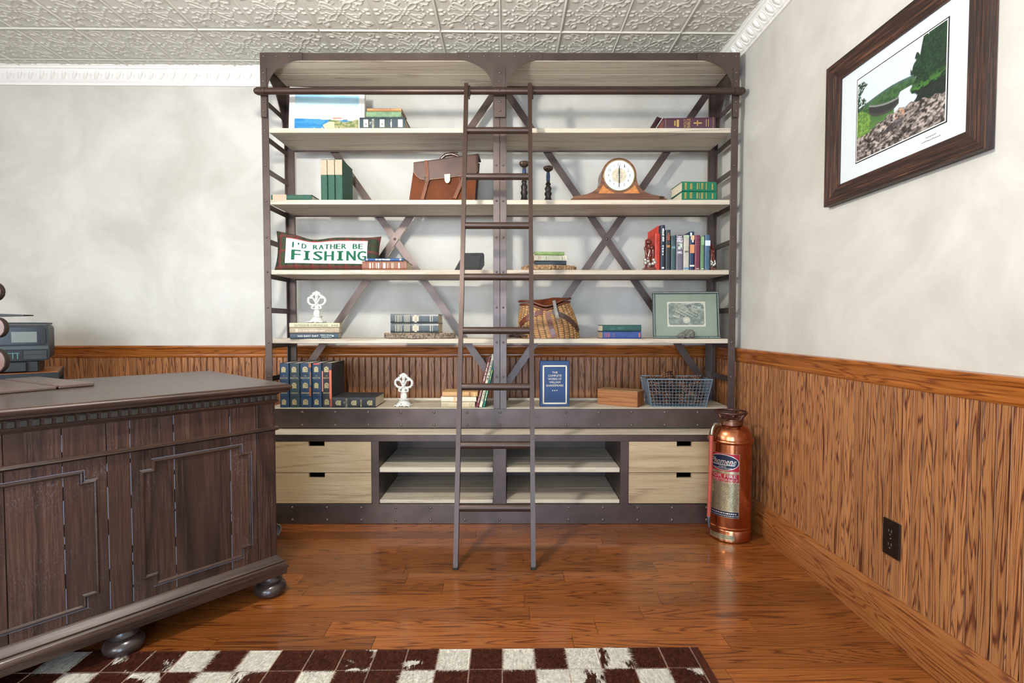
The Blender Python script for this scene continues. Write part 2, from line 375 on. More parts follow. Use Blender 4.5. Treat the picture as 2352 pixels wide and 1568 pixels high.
# ceiling of pressed tin tiles ---------------------------------------
struct('ceiling', MB().box(XL-T_, XR+T_, YR-T_, YW+T_, ZC+.006, ZC+.12), mt_ceil)
CEIL = bpy.data.objects['ceiling']
TS, TX0, TY0 = .303, -.025, 2.63
def tile_height(N):
    g = (np.arange(N+1)/N-.5)*2; X, Y = np.meshgrid(g, g); Hh = np.zeros_like(X)
    def stroke(pts, w, h):
        nonlocal Hh
        P = np.array(pts)
        for a, b in zip(P[:-1], P[1:]):
            d = b-a; t = np.clip(((X-a[0])*d[0]+(Y-a[1])*d[1])/(d@d+1e-9), 0, 1)
            dd = np.hypot(X-a[0]-t*d[0], Y-a[1]-t*d[1]); Hh = np.maximum(Hh, h*np.sqrt(np.clip(1-(dd/w)**2, 0, 1)))
    def blob(x, y_, w, h, e=1, ang=0):
        nonlocal Hh
        dx, dy = X-x, Y-y_; u = dx*math.cos(ang)+dy*math.sin(ang); v = -dx*math.sin(ang)+dy*math.cos(ang)
        Hh = np.maximum(Hh, h*np.sqrt(np.clip(1-(u/(w*e))**2-(v/w)**2, 0, 1)))
    for k in range(6): a = k*math.pi/3; blob(.13*math.cos(a), .13*math.sin(a), .062, .0052)
    blob(0, 0, .06, .0045)
    def curl(cx, cy, r0, a0, turns, n=22): return [(cx+r0*(1-.55*i/n)*math.cos(a0+turns*2*math.pi*i/n), cy+r0*(1-.55*i/n)*math.sin(a0+turns*2*math.pi*i/n)) for i in range(n+1)]
    for q in range(4):
        c, s_ = math.cos(q*math.pi/2), math.sin(q*math.pi/2)
        T = lambda p: [(c*x-s_*y_, s_*x+c*y_) for x, y_ in p]
        main = [(.16, .1), (.3, .17), (.42, .3), (.5, .5), (.6, .7), (.74, .74), (.84, .66), (.8, .55), (.7, .56)]
        stroke(T(main), .026, .0042); m2 = [(y_, x) for x, y_ in main[:4]]+[(.42, .62), (.36, .76), (.5, .84), (.62, .8)]
        stroke(T(m2), .026, .0042)
        stroke(T([(.3, .17), (.46, .14), (.56, .22), (.5, .33), (.42, .28)]), .022, .0036)
        stroke(T([(.17, .3), (.06, .44), (.14, .56), (.26, .5)]), .022, .0036)
        for (x, y_, w, e, an) in ((.72, .6, .065, 1.6, .5), (.58, .84, .06, 1.6, 1.2), (.44, .27, .04, 1.5, 1), (.22, .5, .045, 1.3, .3), (.46, .44, .045, 1.2, 0), (.6, .12, .045, 1, 0), (.6, -.1, .04, 1, 0), (.86, .1, .05, 1.8, 0), (.86, -.1, .05, 1.8, 0), (.74, .0, .045, 1, 0), (.36, .62, .04, 1.4, .8)):
            p = T([(x, y_)])[0]; blob(p[0], p[1], w, .0058, e, an+q*math.pi/2)
    m = np.maximum(abs(X), abs(Y))
    Hh = np.maximum(Hh, .003*np.clip(1-abs(m-.93)/.018, 0, 1)); Hh = np.maximum(Hh, .0022*np.clip(1-abs(m-.885)/.014, 0, 1))
    Hh = np.maximum(Hh, .0055*sm(.965, .995, m))
    return Hh
NT = 84; HF = tile_height(NT)
def tile_mesh(i1=NT, j1=NT):
    vs_ = [(i*TS/NT, j*TS/NT, -HF[j, i]) for j in range(j1+1) for i in range(i1+1)]
    me = bpy.data.meshes.new('tin_tile'); w = i1+1
    me.from_pydata(vs_, [], [(j*w+i, (j+1)*w+i, (j+1)*w+i+1, j*w+i+1) for j in range(j1) for i in range(i1)])
    me.materials.append(mt_ceil); me.polygons.foreach_set('use_smooth', [True]*len(me.polygons)); me.update(); return me
tm = tile_mesh(); jl = int((YW-(TY0+TS))/TS*NT); tml = tile_mesh(NT, jl)
for j in range(-5, 2):
    for i in range(-11, 4):
        x0 = TX0+i*TS; y0 = TY0+j*TS
        if x0 < XL or x0+TS > XR+.002: continue
        link('tin_tile', tml if j == 1 else tm, CEIL, (x0, y0, ZC))
seam = MB()
for j in (-4, -2, 0): seam.box(XL, XR-.01, TY0+j*TS-.004, TY0+j*TS+.004, ZC-.0085, ZC+.004, .003)
for i in range(-9, 5, 2): seam.box(TX0+i*TS-.004, TX0+i*TS+.004, TY0-5*TS, YW-.01, ZC-.0085, ZC+.004, .003)
sp = link('seam_rib', seam.mesh('seam_rib', mt_ceil), CEIL)

# crown moulding -----------------------------------------------------
CP = [(0, 0), (.0, -.095), (.012, -.095), (.012, -.083), (.02, -.077), (.03, -.062), (.04, -.043), (.05, -.03), (.05, -.022), (.058, -.018), (.058, -.008), (.064, -.006), (.064, 0)]
def crown(name, axis):
    mb = MB()
    if axis == 'x': mb.prism([(YW-d, ZC+z) for d, z in CP], XL, XR, 'x')
    else: mb.prism([(XR-d, ZC+z) for d, z in CP], YR, YW-.0, 'y')
    return struct(name, mb, mt_crown, 40)
c1 = crown('trim_1', 'x'); c2 = crown('trim_2', 'y')
egg = MB(); egg.xf = Matrix.Rotation(R(45), 4, 'X'); egg.ball((0, -.003, 0), .017, .013, .025, 12, 8); egg.tube([(.026*math.cos(t), -.007, -.033*math.sin(t)) for t in [R(-40+260*k/12) for k in range(13)]], .0042, 6)
egg = egg.mesh('egg_relief', mt_crown, 60)
leaf = MB(); leaf.xf = Matrix.Rotation(R(45), 4, 'X') @ Matrix.Rotation(R(38), 4, 'Y'); leaf.ball((0, 0, 0), .011, .009, .034, 8, 8); leaf.tube([(.018+.006*math.sin(k/6*3), -.002, -.03+.01*k) for k in range(7)], .004, 5)
leaf = leaf.mesh('leaf_relief', mt_crown, 60)
k = 0
while XL+.05+k*.062 < -.9:
    link('leaf_relief', leaf, c1, (XL+.05+k*.062, YW-.034, ZC-.052)); k += 1
y = .9
while y < YW-.06:
    o = link('egg_relief', egg, c2, (XR-.034, y, ZC-.052)); o.rotation_euler = (0, 0, R(-90)); y += .06

# wainscot: beaded boards, chair rail, baseboards --------------------
BW = .0372
prof = [(.0, .0), (.0, .0015), (.0012, .0075), (.003, .0095), (.0048, .0075), (.006, .0015), (.0075, .0015), (.0082, .010), (.0364, .010), (.0372, .0015), (.0372, 0)]
RB, RT = .79, .862
bb_ = MB().prism([(x, -d) for x, d in prof], 0, RB-.10, 'z').mesh('board', mt_oak_v, 30)
x = XR-.014-BW; n = 0
while x > XL:
    link('board', bb_, WB, (x, YW, .10)); x -= BW
y = YW-.014
while y > .35:
    o = link('board', bb_, WR, (XR, y, .10)); o.rotation_euler = (0, 0, R(-90)); y -= BW
pan = MB().box(XR-.011, XR, YR, y+BW-.001, .1, RB); part(WR, 'board_panel', pan, mt_oak_v)
pl = MB().box(XL, XL+.011, YR, YW-.03, .1, RB); part(bpy.data.objects['wall_left'], 'board_panel', pl, mt_oak_v)
RP = [(0, 0), (.012, 0), (.016, .006), (.018, .014), (.017, .02), (.021, .028), (.022, .044), (.026, .052), (.031, .058), (.033, .064), (.031, .071), (.0, .072)]
struct('trim_3', MB().prism([(YW-d, RB+z) for d, z in RP], XL, XR, 'x'), mt_oak_rx, 35)
struct('trim_4', MB().prism([(XR-d, RB+z) for d, z in RP], YR, YW, 'y'), mt_oak_ry, 35)
BP = [(0, 0), (.034, 0), (.034, .098), (.03, .106), (.026, .112), (.026, .122), (.02, .13), (.012, .138), (0, .14)]
struct('baseboard_back', MB().prism([(YW-d, z+.0005) for d, z in BP], XL, XR, 'x'), mt_oak_rx, 35)
struct('baseboard_right', MB().prism([(XR-d, z+.0005) for d, z in BP], YR, YW-.035, 'y'), mt_oak_by, 35)

# outlet -------------------------------------------------------------
ot = thing('wall_outlet', 'dark bronze duplex wall outlet on the oak wainscot', 'outlet', (XR-.012, 1.573, .314))
mb = MB(); mb.box(-.006, 0, -.0345, .0345, -.057, .057, .003); part(ot, 'cover_plate', mb, M('22150f', .35, .3, name='outlet_bronze'))
for z in (-.021, .021):
    mb = MB().prism([(.0165*math.cos(a)*1.0, z+max(-.0145, min(.0145, .0185*math.sin(a)))) for a in [k*math.pi/12 for k in range(24)]], -.008, -.004, 'x')
    rc = part(ot, 'receptacle', mb, M('1a1412', .25, name='outlet_face'))
    s_ = MB()
    for yy, hh in ((-.006, .0045), (.006, .0035)): s_.box(-.0086, -.0078, yy-.001, yy+.001, z-hh+.003, z+hh+.003)
    s_.box(-.0086, -.0078, -.002, .002, z-.0105, z-.0065); part(rc, 'slot', s_, M('6a6460', .5, name='slot'))
part(ot, 'screw', MB().rivet((-.006, 0, 0), .003, (-1, 0, 0)), M('6d5a48', .3, .7, name='screw'))

# pendant lamp over the room (above the frame) -------------------------
lp = thing('pendant_lamp', 'frosted glass globe pendant lamp hanging from the tin ceiling', 'lamp', (LAMP[0], LAMP[1], LAMP[2]))
mb = MB(); mb.tube([(0, 0, .08), (0, 0, ZC-LAMP[2])], .006, 8); part(lp, 'rod', mb, mt_metal)
mb = MB(); mb.lathe([(.02, .07), (.05, .078), (.045, .1), (.015, .12)], 20); mb.lathe([(.06, ZC-LAMP[2]-.03), (.055, ZC-LAMP[2])], 20); part(lp, 'canopy', mb, mt_metal, 40)
m, nt, b = nmat('lamp_glass'); ar = 4*math.pi*.06**2
b.inputs['Emission Color'].default_value = (1, .96, .9, 1); b.inputs['Emission Strength'].default_value = LAMP_W/(ar*math.pi); b.inputs['Base Color'].default_value = (.9, .9, .88, 1)
part(lp, 'globe', MB().ball((0, 0, .015), .06, nu=24, nv=14), m, 80)

# ================================================================== BOOKCASE (bookcase frame: camera-parallel)
YC, YU, YB = 2.509, 2.64, 2.93
XA, XB_ = -1.272, 1.150
S = [1.984, 1.622, 1.265, .911, .553]
BO = (-.06, 2.72, 0)
bc = bthing('bookcase', 'tall riveted dark steel bookcase with whitewashed wood shelves and drawers', 'bookcase', BO); ORI[bc.name] = BO
PWD = .0355
def angle_post(x0, x1, y0, y1, z0, z1, t=.005, side=1):   # L section, opening inward/backward
    mb = MB(); mb.box(x0, x1, y0, y0+t, z0, z1, .001)
    xs = (x0, x0+t) if side > 0 else (x1-t, x1)
    mb.box(xs[0], xs[1], y0+t, y1, z0, z1, .001); return mb
ZT = 2.355
rows = sorted([at(608, py, YU).z for py in (299, 379.4, 461, 544.7, 624, 705.8, 786, 865)])
for sd in (1, -1):
    x0, x1 = (XA, XA+PWD) if sd > 0 else (XB_-PWD, XB_)
    p = part(bc, 'post', angle_post(x0, x1, YU, YU+.034, .452, ZT-.002, side=sd), mt_metal)
    mb = MB(); [mb.rivet(((x0+x1)/2, YU, z), .006) for z in rows]; part(p, 'rivets', mb, mt_rivet, 50, kind='stuff')
    xb0, xb1 = (XA, XA+.045) if sd > 0 else (XB_-.045, XB_)
    mb = MB(); mb.box(xb0, xb1, YB-.005, YB, .1, ZT-.002, .001); mb.box(*((xb0, xb0+.005) if sd > 0 else (xb1-.005, xb1)), YB-.034, YB-.005, .1, ZT-.002, .001)
    mb.box(*((xb1-.006, xb1) if sd > 0 else (xb0, xb0+.006)), YB-.012, YB-.005, .1, ZT-.002, .001)
    part(bc, 'back_post', mb, mt_metal)
    # front to back side rungs
    for z in [at(608, py, YU).z for py in (312, 387, 470, 552, 632, 712, 795, 872)]+[at(608, 228, YU).z]:
        mb = MB(); xr = x0+.0065 if sd > 0 else x1-.0065
        mb.box(xr-.0025, xr+.0025, YU+.006, YB-.006, z-.014, z+.014, .001)
        part(bc, 'side_rung', mb, mt_metal)
    # side gusset with its curve
    xs = (x0+.0005, x0+.0055) if sd > 0 else (x1-.0055, x1-.0005)
    pts = [(YU+.036, ZT-.02), (YB-.036, ZT-.02), (YB-.036, ZT-.32)]+[(YB-.042-(YB-YU-.1)*math.sin(t), ZT-.33+.25*(1-math.cos(t))) for t in [R(90*k/12) for k in range(13)]]
    pts = [(YU+.036, ZT-.02), (YB-.036, ZT-.02), (YB-.036, ZT-.34)]
    for k in range(13):
        t = R(90*k/12); pts.append((YB-.05-(YB-YU-.095)*(1-math.cos(t)), ZT-.34+.255*math.sin(t)))
    part(bc, 'side_gusset', MB().prism(pts, xs[0], xs[1], 'x'), mt_metal)
CX0, CX1 = -.096, -.028; CX = (CX0+CX1)/2
mb = angle_post(CX0, CX-.0008, YU, YU+.03, .452, ZT-.002, side=-1); mb.box(CX+.0008, CX1, YU, YU+.005, .452, ZT-.002, .001); mb.box(CX+.0008, CX+.0058, YU+.005, YU+.03, .452, ZT-.002, .001)
p = part(bc, 'center_post', mb, mt_metal)
mb = MB()
for z in rows:
    for x in (CX-.017, CX+.017): mb.rivet((x, YU, z), .006)
part(p, 'rivets', mb, mt_rivet, 50, kind='stuff')
part(bc, 'back_post', MB().box(CX0+.01, CX1-.01, YB-.006, YB, .1, ZT-.002, .001), mt_metal)
# top band with gusset plates
zb = ZT-.037; yf = YU-.004
part(bc, 'top_band', MB().box(XA, XB_, YU-.0035, YU-.0005, zb, ZT, .0008), mt_metal)
part(bc, 'top_band', MB().box(XA+.006, XB_-.006, YB-.0115, YB-.0065, zb-.012, ZT-.004, .0008), mt_metal)
def arc(cx, cz, rx, rz, a0, a1, n=14): return [(cx+rx*math.cos(R(a0+(a1-a0)*k/n)), cz+rz*math.sin(R(a0+(a1-a0)*k/n))) for k in range(n+1)]
GW, GH = .215, .19
for sd in (1, -1):
    xo = XA if sd > 0 else XB_
    f = lambda p: [(xo+sd*u, v) for u, v in p]
    poly = f([(0, ZT), (GW, ZT), (GW, zb)]+arc(GW-.012, ZT-GH, GW-.012-PWD, GH-.037, 90, 180)+[(0, ZT-GH)])
    g = part(bc, 'gusset_plate', MB().prism(poly, yf-.004, yf, 'y'), mt_metal)
    mb = MB(); [mb.rivet((xo+sd*u, yf-.004, ZT-.019), .006) for u in (.018, .083, .15)]
    part(g, 'rivets', mb, mt_rivet, 50, kind='stuff')
poly = [(CX-GW-.0, ZT), (CX+GW, ZT), (CX+GW, zb)]+arc(CX+GW-.012, ZT-GH, GW-.012-.034, GH-.037, 90, 180)+arc(CX-GW+.012, ZT-GH, GW-.012-.034, GH-.037, 0, 90)+[(CX-GW, zb)]
g = part(bc, 'gusset_plate', MB().prism(poly, yf-.004, yf, 'y'), mt_metal)
mb = MB(); [mb.rivet((CX+u, yf-.004, ZT-.019), .006) for u in (-.154, -.077, 0, .077, .154)]; part(g, 'rivets', mb, mt_rivet, 50, kind='stuff')
# splice plates above and below the rail
for cx, w in ((XA+PWD/2, .030), (CX, .058), (XB_-PWD/2, .030)):
    for za, zb_ in ((at(608, 203, YU).z, at(608, 157, YU).z), (at(608, 271, YU).z, at(608, 222, YU).z)):
        pl = part(bc, 'splice_plate', MB().box(cx-w/2, cx+w/2, yf-.008, yf-.004, za, zb_, .0012), mt_metal)
        mb = MB(); [mb.rivet((cx, yf-.008, za+(zb_-za)*q), .0065) for q in (.3, .72)]; part(pl, 'rivets', mb, mt_rivet, 50, kind='stuff')
# ladder rail
YRL = 2.608; ZR = 2.152
rl = part(bc, 'ladder_rail', MB().tube([(XA-.008, YRL, ZR), (XB_+.006, YRL, ZR)], .0165, 20), mt_lad, 40)
for cx, w in ((XA+PWD/2, .04), (CX, .06), (XB_-PWD/2, .04)):
    mb = MB(); mb.tube([(cx-w/2, YRL, ZR), (cx+w/2, YRL, ZR)], .0195, 20); mb.box(cx-w/2, cx+w/2, YRL, YU-.001, ZR-.012, ZR+.012, .001); mb.rivet((cx, YRL-.019, ZR), .006)
    part(rl, 'rail_bracket', mb, mt_lad, 40)
for x, s_ in ((XA-.008, -1), (XB_+.006, 1)): part(rl, 'end_cap', MB().rivet((x, YRL, ZR), .016, (s_, 0, 0)), mt_lad, 50)
# shelves: a front plank with grooved edge and a back plank, on either side of the centre post
for i, z in enumerate(S[:4]):
    for xa, xb in ((XA+PWD+.001, CX-.001), (CX+.001, XB_-PWD-.001)):
        t = .0235
        edge = [(YU+.007, z-.0235), (YU+.005, z-.0215), (YU+.005, z-.0165), (YU+.0062, z-.016), (YU+.0062, z-.0145), (YU+.005, z-.014), (YU+.005, z-.0075), (YU+.0062, z-.007), (YU+.0062, z-.0055), (YU+.005, z-.005), (YU+.005, z-.0015), (YU+.007, z), (YU+.2035, z), (YU+.205, z-.0015), (YU+.205, z-t+.003), (YU+.2025, z-t)]
        sh = part(bc, 'shelf', MB().prism(edge, xa, xb, 'x'), mt_shelf)
        part(sh, 'plank', MB().box(xa, xb, YU+.2075, YB-.013, z-t+.0005, z, .002), mt_shelf)
    part(bc, 'shelf_bearer', MB().box(XA+.046, XB_-.046, YB-.0125, YB-.0068, z-.03, z-.004, .0008), mt_metal)
for xa, xb in ((XA+.007, CX-.001), (CX+.001, XB_-.007)):       # top panel
    sh = part(bc, 'top_panel', MB().box(xa, xb, YU+.0005, YU+.135, zb-.004+.002, ZT-.008, .002), mt_shelf)
    part(sh, 'plank', MB().box(xa, xb, YU+.1375, YB-.013, zb-.002, ZT-.008, .002), mt_shelf)
    sh = part(bc, 'shelf', MB().box(xa, xb, YU+.0, YU+.15, S[4]-.022, S[4], .0015), mt_shelf)
    part(sh, 'plank', MB().box(xa, xb, YU+.1515, YB-.013, S[4]-.022, S[4], .0012), mt_shelf)
    part(sh, 'back_lip', MB().box(xa+.04, xb-.04, YB-.0125, YB-.0068, S[4]-.022, S[4]+.012, .001), mt_shelf)
# crossed flat braces
for (xa, xb) in ((XA+.002, CX-.0), (CX+.0, XB_-.012)):
    for kk, (p, q) in enumerate((((xa, 2.34), (xb, .60)), ((xb, 2.34), (xa, .60)))):
        yy = YB+.009-kk*.006
        br = part(bc, 'cross_brace', MB().bar((p[0], yy, p[1]), (q[0], yy, q[1]), .039, .005), mt_metal)
    c = at(0, 0, YB); part(br, 'rivets', MB().rivet(((xa+xb)/2, YB-.0, (2.34+.60)/2), .008), mt_rivet, 50, kind='stuff')
# upper fascia under the fifth shelf
fa = part(bc, 'fascia', MB().box(XA, XB_, YU-.006, YU-.001, .452, .5505, .001), mt_metal)
mb = MB()
sx = 75.5/F*2.655
for k in range(-6, 7):
    for z in (at(1000, 946, YU).z, at(1000, 975, YU).z): mb.rivet((CX+.0+k*sx, YU-.006, z), .0072)
part(fa, 'rivets', mb, mt_rivet, 50, kind='stuff')
# lower cabinet
LX0, LX1 = -1.284, 1.165
tp = part(bc, 'counter_top', MB().box(LX0, LX1, YC+.001, YU+.02, .43, .4445, .0015), mt_shelf)
part(tp, 'plank', MB().box(LX0, LX1, YU+.0215, YB-.006, .43, .4445, .0015), mt_shelf)
part(bc, 'frame_rail', MB().box(LX0, LX1, YC-.004, YC+.001, .4103, .4435, .0008), mt_metal)
part(bc, 'frame_rail', MB().box(LX0+.004, LX1-.004, YC+.002, YB-.01, .412, .429, .0008), mt_metal)
for x0, x1 in ((LX0, LX0+.035), (-.692, -.656), (CX0+.003, CX1-.001), (.534, .574), (LX1-.035, LX1)):
    part(bc, 'divider', MB().box(x0, x1, YC-.0035, YC+.001, .098, .4103, .0008), mt_metal)
    part(bc, 'divider_panel', MB().box((x0+x1)/2-.006, (x0+x1)/2+.006, YC+.0015, YB-.012, .1, .411), mt_metal)
    if x0 in (-.692,): part(bc, 'divider_panel', MB().box(-.668, -.656, YC+.0015, YB-.012, .1, .411), mt_metal)
    if x0 in (.534,): part(bc, 'divider_panel', MB().box(.534, .546, YC+.0015, YB-.012, .1, .411), mt_metal)
part(bc, 'back_panel', MB().box(LX0+.01, LX1-.01, YB-.009, YB-.004, .1, .411), mt_metal)
for x0, x1 in ((-.655, CX0+.002), (CX1, .533)):
    sh = part(bc, 'cubby_shelf', MB().box(x0, x1, YC+.004, YC+.19, .2545, .278, .002), mt_shelf)
    part(sh, 'plank', MB().box(x0, x1, YC+.1915, YB-.014, .2555, .278, .0012), mt_shelf)
    sh = part(bc, 'cubby_shelf', MB().box(x0, x1, YC+.003, YC+.19, .1, .1175, .002), mt_shelf)
    part(sh, 'plank', MB().box(x0, x1, YC+.1915, YB-.014, .1, .1175, .0012), mt_shelf)
for x0, x1, n0, n1 in ((LX0+.037, -.694, -1.003, -.923), (.576, LX1-.037, .811, .886)):
    for z0, z1 in ((.256, .4085), (.1025, .2525)):
        poly = [(x0, z0), (x1, z0), (x1, z1), (n1, z1), (n1, z1-.024), (n0, z1-.024), (n0, z1), (x0, z1)]
        dr = part(bc, 'drawer', MB().prism(poly, YC-.0025, YC+.014, 'y'), mt_drawer)
        mb = MB(); mb.box(x0+.01, x1-.01, YC+.0145, YC+.36, z0+.006, z0+.014); mb.box(x0+.01, x0+.02, YC+.0145, YC+.36, z0+.014, z1-.03); mb.box(x1-.02, x1-.01, YC+.0145, YC+.36, z0+.014, z1-.03); mb.box(x0+.02, x1-.02, YC+.35, YC+.36, z0+.014, z1-.03)
        part(dr, 'drawer_box', mb, M('3a3026', .8, name='drawer_inside'))
kp = part(bc, 'kick_fascia', MB().box(LX0, LX1, YC-.005, YC, .001, .098, .001), mt_metal)
mb = MB(); sx = 79.7/F*2.52
for k in range(-7, 8):
    for z in (.082, .021): mb.rivet((CX+k*sx, YC-.005, z), .0072)
part(kp, 'rivets', mb, mt_rivet, 50, kind='stuff')
part(bc, 'base_frame', MB().box(LX0, LX1, YC+.001, YB-.004, .001, .098), mt_metal)

# ================================================================== LADDER
LB, LT = Vector((-.071, 2.044, 0)), Vector((-.069, 2.588, 2.172))
ld = bthing('library_ladder', 'brown steel library ladder leaning on the bookcase rail', 'ladder', LB); ORI[ld.name] = LB
dd = (LT-LB)/(LT.z)
for s_ in (-1, 1):
    off = s_*.1565; a = LB+Vector((off, 0, .001)); b_ = LT+Vector((off*1.005, 0, 0))
    st = part(ld, 'stile', MB().bar(a, b_, .019, .034, (0, math.cos(math.atan2(.544, 2.172)), -math.sin(math.atan2(.544, 2.172)))), mt_lad)
    mb = MB(); mb.box(LB.x+off-.0105, LB.x+off+.0105, LB.y-.018, LB.y+.018, .0, .012, .002); part(st, 'foot_pad', mb, mt_black)
    hk = [(YRL+.0205*math.cos(R(t)), ZR+.0205*math.sin(R(t))) for t in range(180, -31, -15)]+[(YRL+.027*math.cos(R(t)), ZR+.027*math.sin(R(t))) for t in range(-30, 181, 15)]
    xh = LT.x+off*1.005+s_*(-.0)
    part(st, 'rail_hook', MB().prism(hk+[(YRL-.027, ZR-.05), (YRL-.0205, ZR-.05)][0:2], xh+.0105, xh+.0175, 'x'), mt_lad)
for z in (.227, .473, .714, .958, 1.201, 1.445, 1.688, 1.927):
    c = LB+dd*z; part(ld, 'rung', MB().tube([c+Vector((-.148, 0, 0)), c+Vector((.148, 0, 0))], .0158, 16), mt_lad, 40)

# ================================================================== BOOKS
def book(label, t, h, d, pos, cover, pose='up', rz=0., decor=(), pages=None, rough=.55, lean=0., name='book', group=None, var=.12, bulge=.002, board=.0024, jag=0):
    """pos: middle of the spine's bottom edge (bookcase frame). up: spine to the viewer; flat: lying, spine to the viewer, front cover up"""
    pos = Vector(pos)
    if pose == 'up': loc = W(pos); rot = Euler((0, lean, PSI+rz), 'XYZ')
    else:
        c, s_ = math.cos(rz), math.sin(rz)
        loc = W(pos+Vector((c*h/2, s_*h/2, t/2))); rot = Euler((0, R(-90), PSI+rz), 'XYZ')
    o = thing(name, label, 'book', loc, rot, group)
    hb = t/2; cm = M(cover, rough, var=var, vscale=38, bmp=.15, bscale=300) if isinstance(cover, str) else cover
    prof = [(-hb, d), (-hb, .005), (-hb+.0015, .001), (-hb*.55, -bulge*.8), (0, -bulge), (hb*.55, -bulge*.8), (hb-.0015, .001), (hb, .005), (hb, d), (hb-board, d), (hb-board, .004), (-hb+board, .004), (-hb+board, d)]
    part(o, 'cover', MB().prism(prof, 0, h, 'z'), cm)
    part(o, 'pages', MB().box(-hb+board, hb-board, .0042, d-.004, .003, h-.003, .0004), pages or mt_paper)
    groups_ = {}
    y0 = -bulge-.0006
    def mbf(kind, col): return groups_.setdefault((kind, str(col)), (MB(), col))[0]
    for e in decor:
        k = e[0]
        if k == 'band': mbf('spine_band', e[3]).prism([(-hb-.0004, .006), (-hb-.0004, .0045), (-hb+.001, .0002), (-hb*.55, -bulge*.8-.0004), (0, -bulge-.0004), (hb*.55, -bulge*.8-.0004), (hb-.001, .0002), (hb+.0004, .0045), (hb+.0004, .006), (hb-.001, .006), (-hb+.001, .006)], e[1]*h, e[2]*h, 'z')
        elif k == 'rect': mbf('spine_label', e[5]).box(e[1]*t, e[2]*t, y0-.0002, -bulge*.75, e[3]*h, e[4]*h)
        elif k == 'text':                                # ('text', string, zcentre, xcentre, letter height, length, dir, colour)
            _, st, zc, xc, lh, ln, dr, col = e
            zc *= h; xc *= t
            if dr == 'across': fn = lambda u, v: (xc+(u-.5)*ln, y0-.0002, zc+(v-.5)*lh)
            elif dr == 'down': fn = lambda u, v: (xc+(v-.5)*lh, y0-.0002, zc-(u-.5)*ln)
            else: fn = lambda u, v: (xc-(v-.5)*lh, y0-.0002, zc+(u-.5)*ln)
            mbf('lettering', col).text(st, fn)
        elif k == 'marks':                               # unreadable print: a run of small strokes
            _, zc, xc, lh, ln, dr, col = e; zc *= h; xc *= t; rn = random.Random(int(zc*1e5)); q = -ln/2; m_ = mbf('print_marks', col)
            while q < ln/2:
                w = lh*rn.uniform(.25, .6); u0, u1 = q, min(q+w, ln/2); v0, v1 = -lh/2+lh*.2*rn.random(), lh/2-lh*.25*rn.random()
                if dr == 'across': m_.box(xc+u0, xc+u1, y0-.0003, y0+.0003, zc+v0, zc+v1)
                elif dr == 'down': m_.box(xc+v0, xc+v1, y0-.0003, y0+.0003, zc-u1, zc-u0)
                else: m_.box(xc-v1, xc-v0, y0-.0003, y0+.0003, zc+u0, zc+u1)
                q += w+lh*rn.choice((.15, .2, .2, .6))
    for (kind, _), (mb, col) in groups_.items():
        part(o, kind, mb, (M(col, .45) if isinstance(col, str) else col), kind='stuff' if kind == 'print_marks' or (kind != 'lettering' and len(mb.f) > 26) else None)
    return o
def flatpx(label, x0, x1, ytop, ybot, Y, z, d, cover, **k):      # lying book from its spine's pixel box
    a, b_ = at(x0, ybot, Y), at(x1, ybot, Y); t = at(x0, ytop, Y).z-at(x0, ybot, Y).z
    return book(label, k.pop('t', t), b_.x-a.x, d, ((a.x+b_.x)/2, Y, z), cover, 'flat', **k)
def uppx(label, x0, x1, ytop, Y, z, d, cover, **k):
    a, b_ = at(x0, ytop, Y), at(x1, ytop, Y)
    return book(label, b_.x-a.x-.0006, k.pop('h', a.z-z), d, ((a.x+b_.x)/2, Y, z+.0005), cover, 'up', **k)
def emblem(zc, t, h, w=.6, hh=None, col=mt_gold, dark='2a2a28'):
    hh = hh or w*t/h*1.3
    return [('rect', -w/2, w/2, zc-hh/2, zc+hh/2, col), ('rect', -w*.16, w*.3, zc-hh*.05, zc+hh*.28, dark), ('rect', -w*.3, w*.08, zc-hh*.34, zc-hh*.12, dark)]
def mentor(label, x0, x1, ytop, Y, z, cover, worn=None, flat=False, **k):
    g = M('b3a67c', .4, .3, name='old_gilt')
    a, b_ = at(x0, ytop, Y), at(x1, ytop, Y); t = (b_.x-a.x-.0008) if not flat else flat; h = (a.z-z) if not flat else None
    tt, hh = t, (h if h else k['hh'])
    dec = []
    for zc in (.86, .5, .13): dec += [('rect', -.25, .19, zc-.055, zc+.035, g), ('rect', -.19, .13, zc+.035, zc+.05, g), ('rect', -.1, .04, zc+.05, zc+.06, g), ('rect', -.28, .22, zc-.062, zc-.055, g), ('rect', -.14, -.06, zc+.005, zc+.03, '22303a'), ('rect', -.02, .09, zc+.012, zc+.026, '22303a'), ('rect', .02, .13, zc-.03, zc-.012, '22303a'), ('rect', -.16, -.06, zc-.04, zc-.028, '22303a')]
    dec += [('text', 'THE', .715, -.02, tt*.1, tt*.2, 'across', g), ('text', 'MENTOR', .665, -.02, tt*.17, tt*.84, 'across', g), ('marks', .33, -.02, tt*.13, tt*.74, 'across', g)]
    for q in (.04, .235, .24, .385, .60, .605, .745, .75, .965): dec.append(('band', q, q+.004, '1c2630'))
    for w in (worn or []): dec.append(w)
    if flat:
        return book(label, t, k['hh'], k['d'], ((a.x+b_.x)/2, Y, z), cover, 'flat', decor=dec, rz=k.get('rz', 0))
    return book(label, t, h, k.get('d', .2), ((a.x+b_.x)/2, Y, z+.0004), cover, 'up', decor=dec)
NAVY = M('1d3650', .5, var=.3, vscale=30, bmp=.2, bscale=250, name='worn_navy_cloth')
NAVY2 = M('28393e', .55, var=.3, vscale=26, bmp=.2, bscale=250, name='worn_teal_cloth')
NAVY3 = M('2b2d2f', .6, var=.4, vscale=22, bmp=.25, bscale=200, name='worn_black_cloth')
Y5 = YU+.012; g5 = 'row of old encyclopedia volumes'
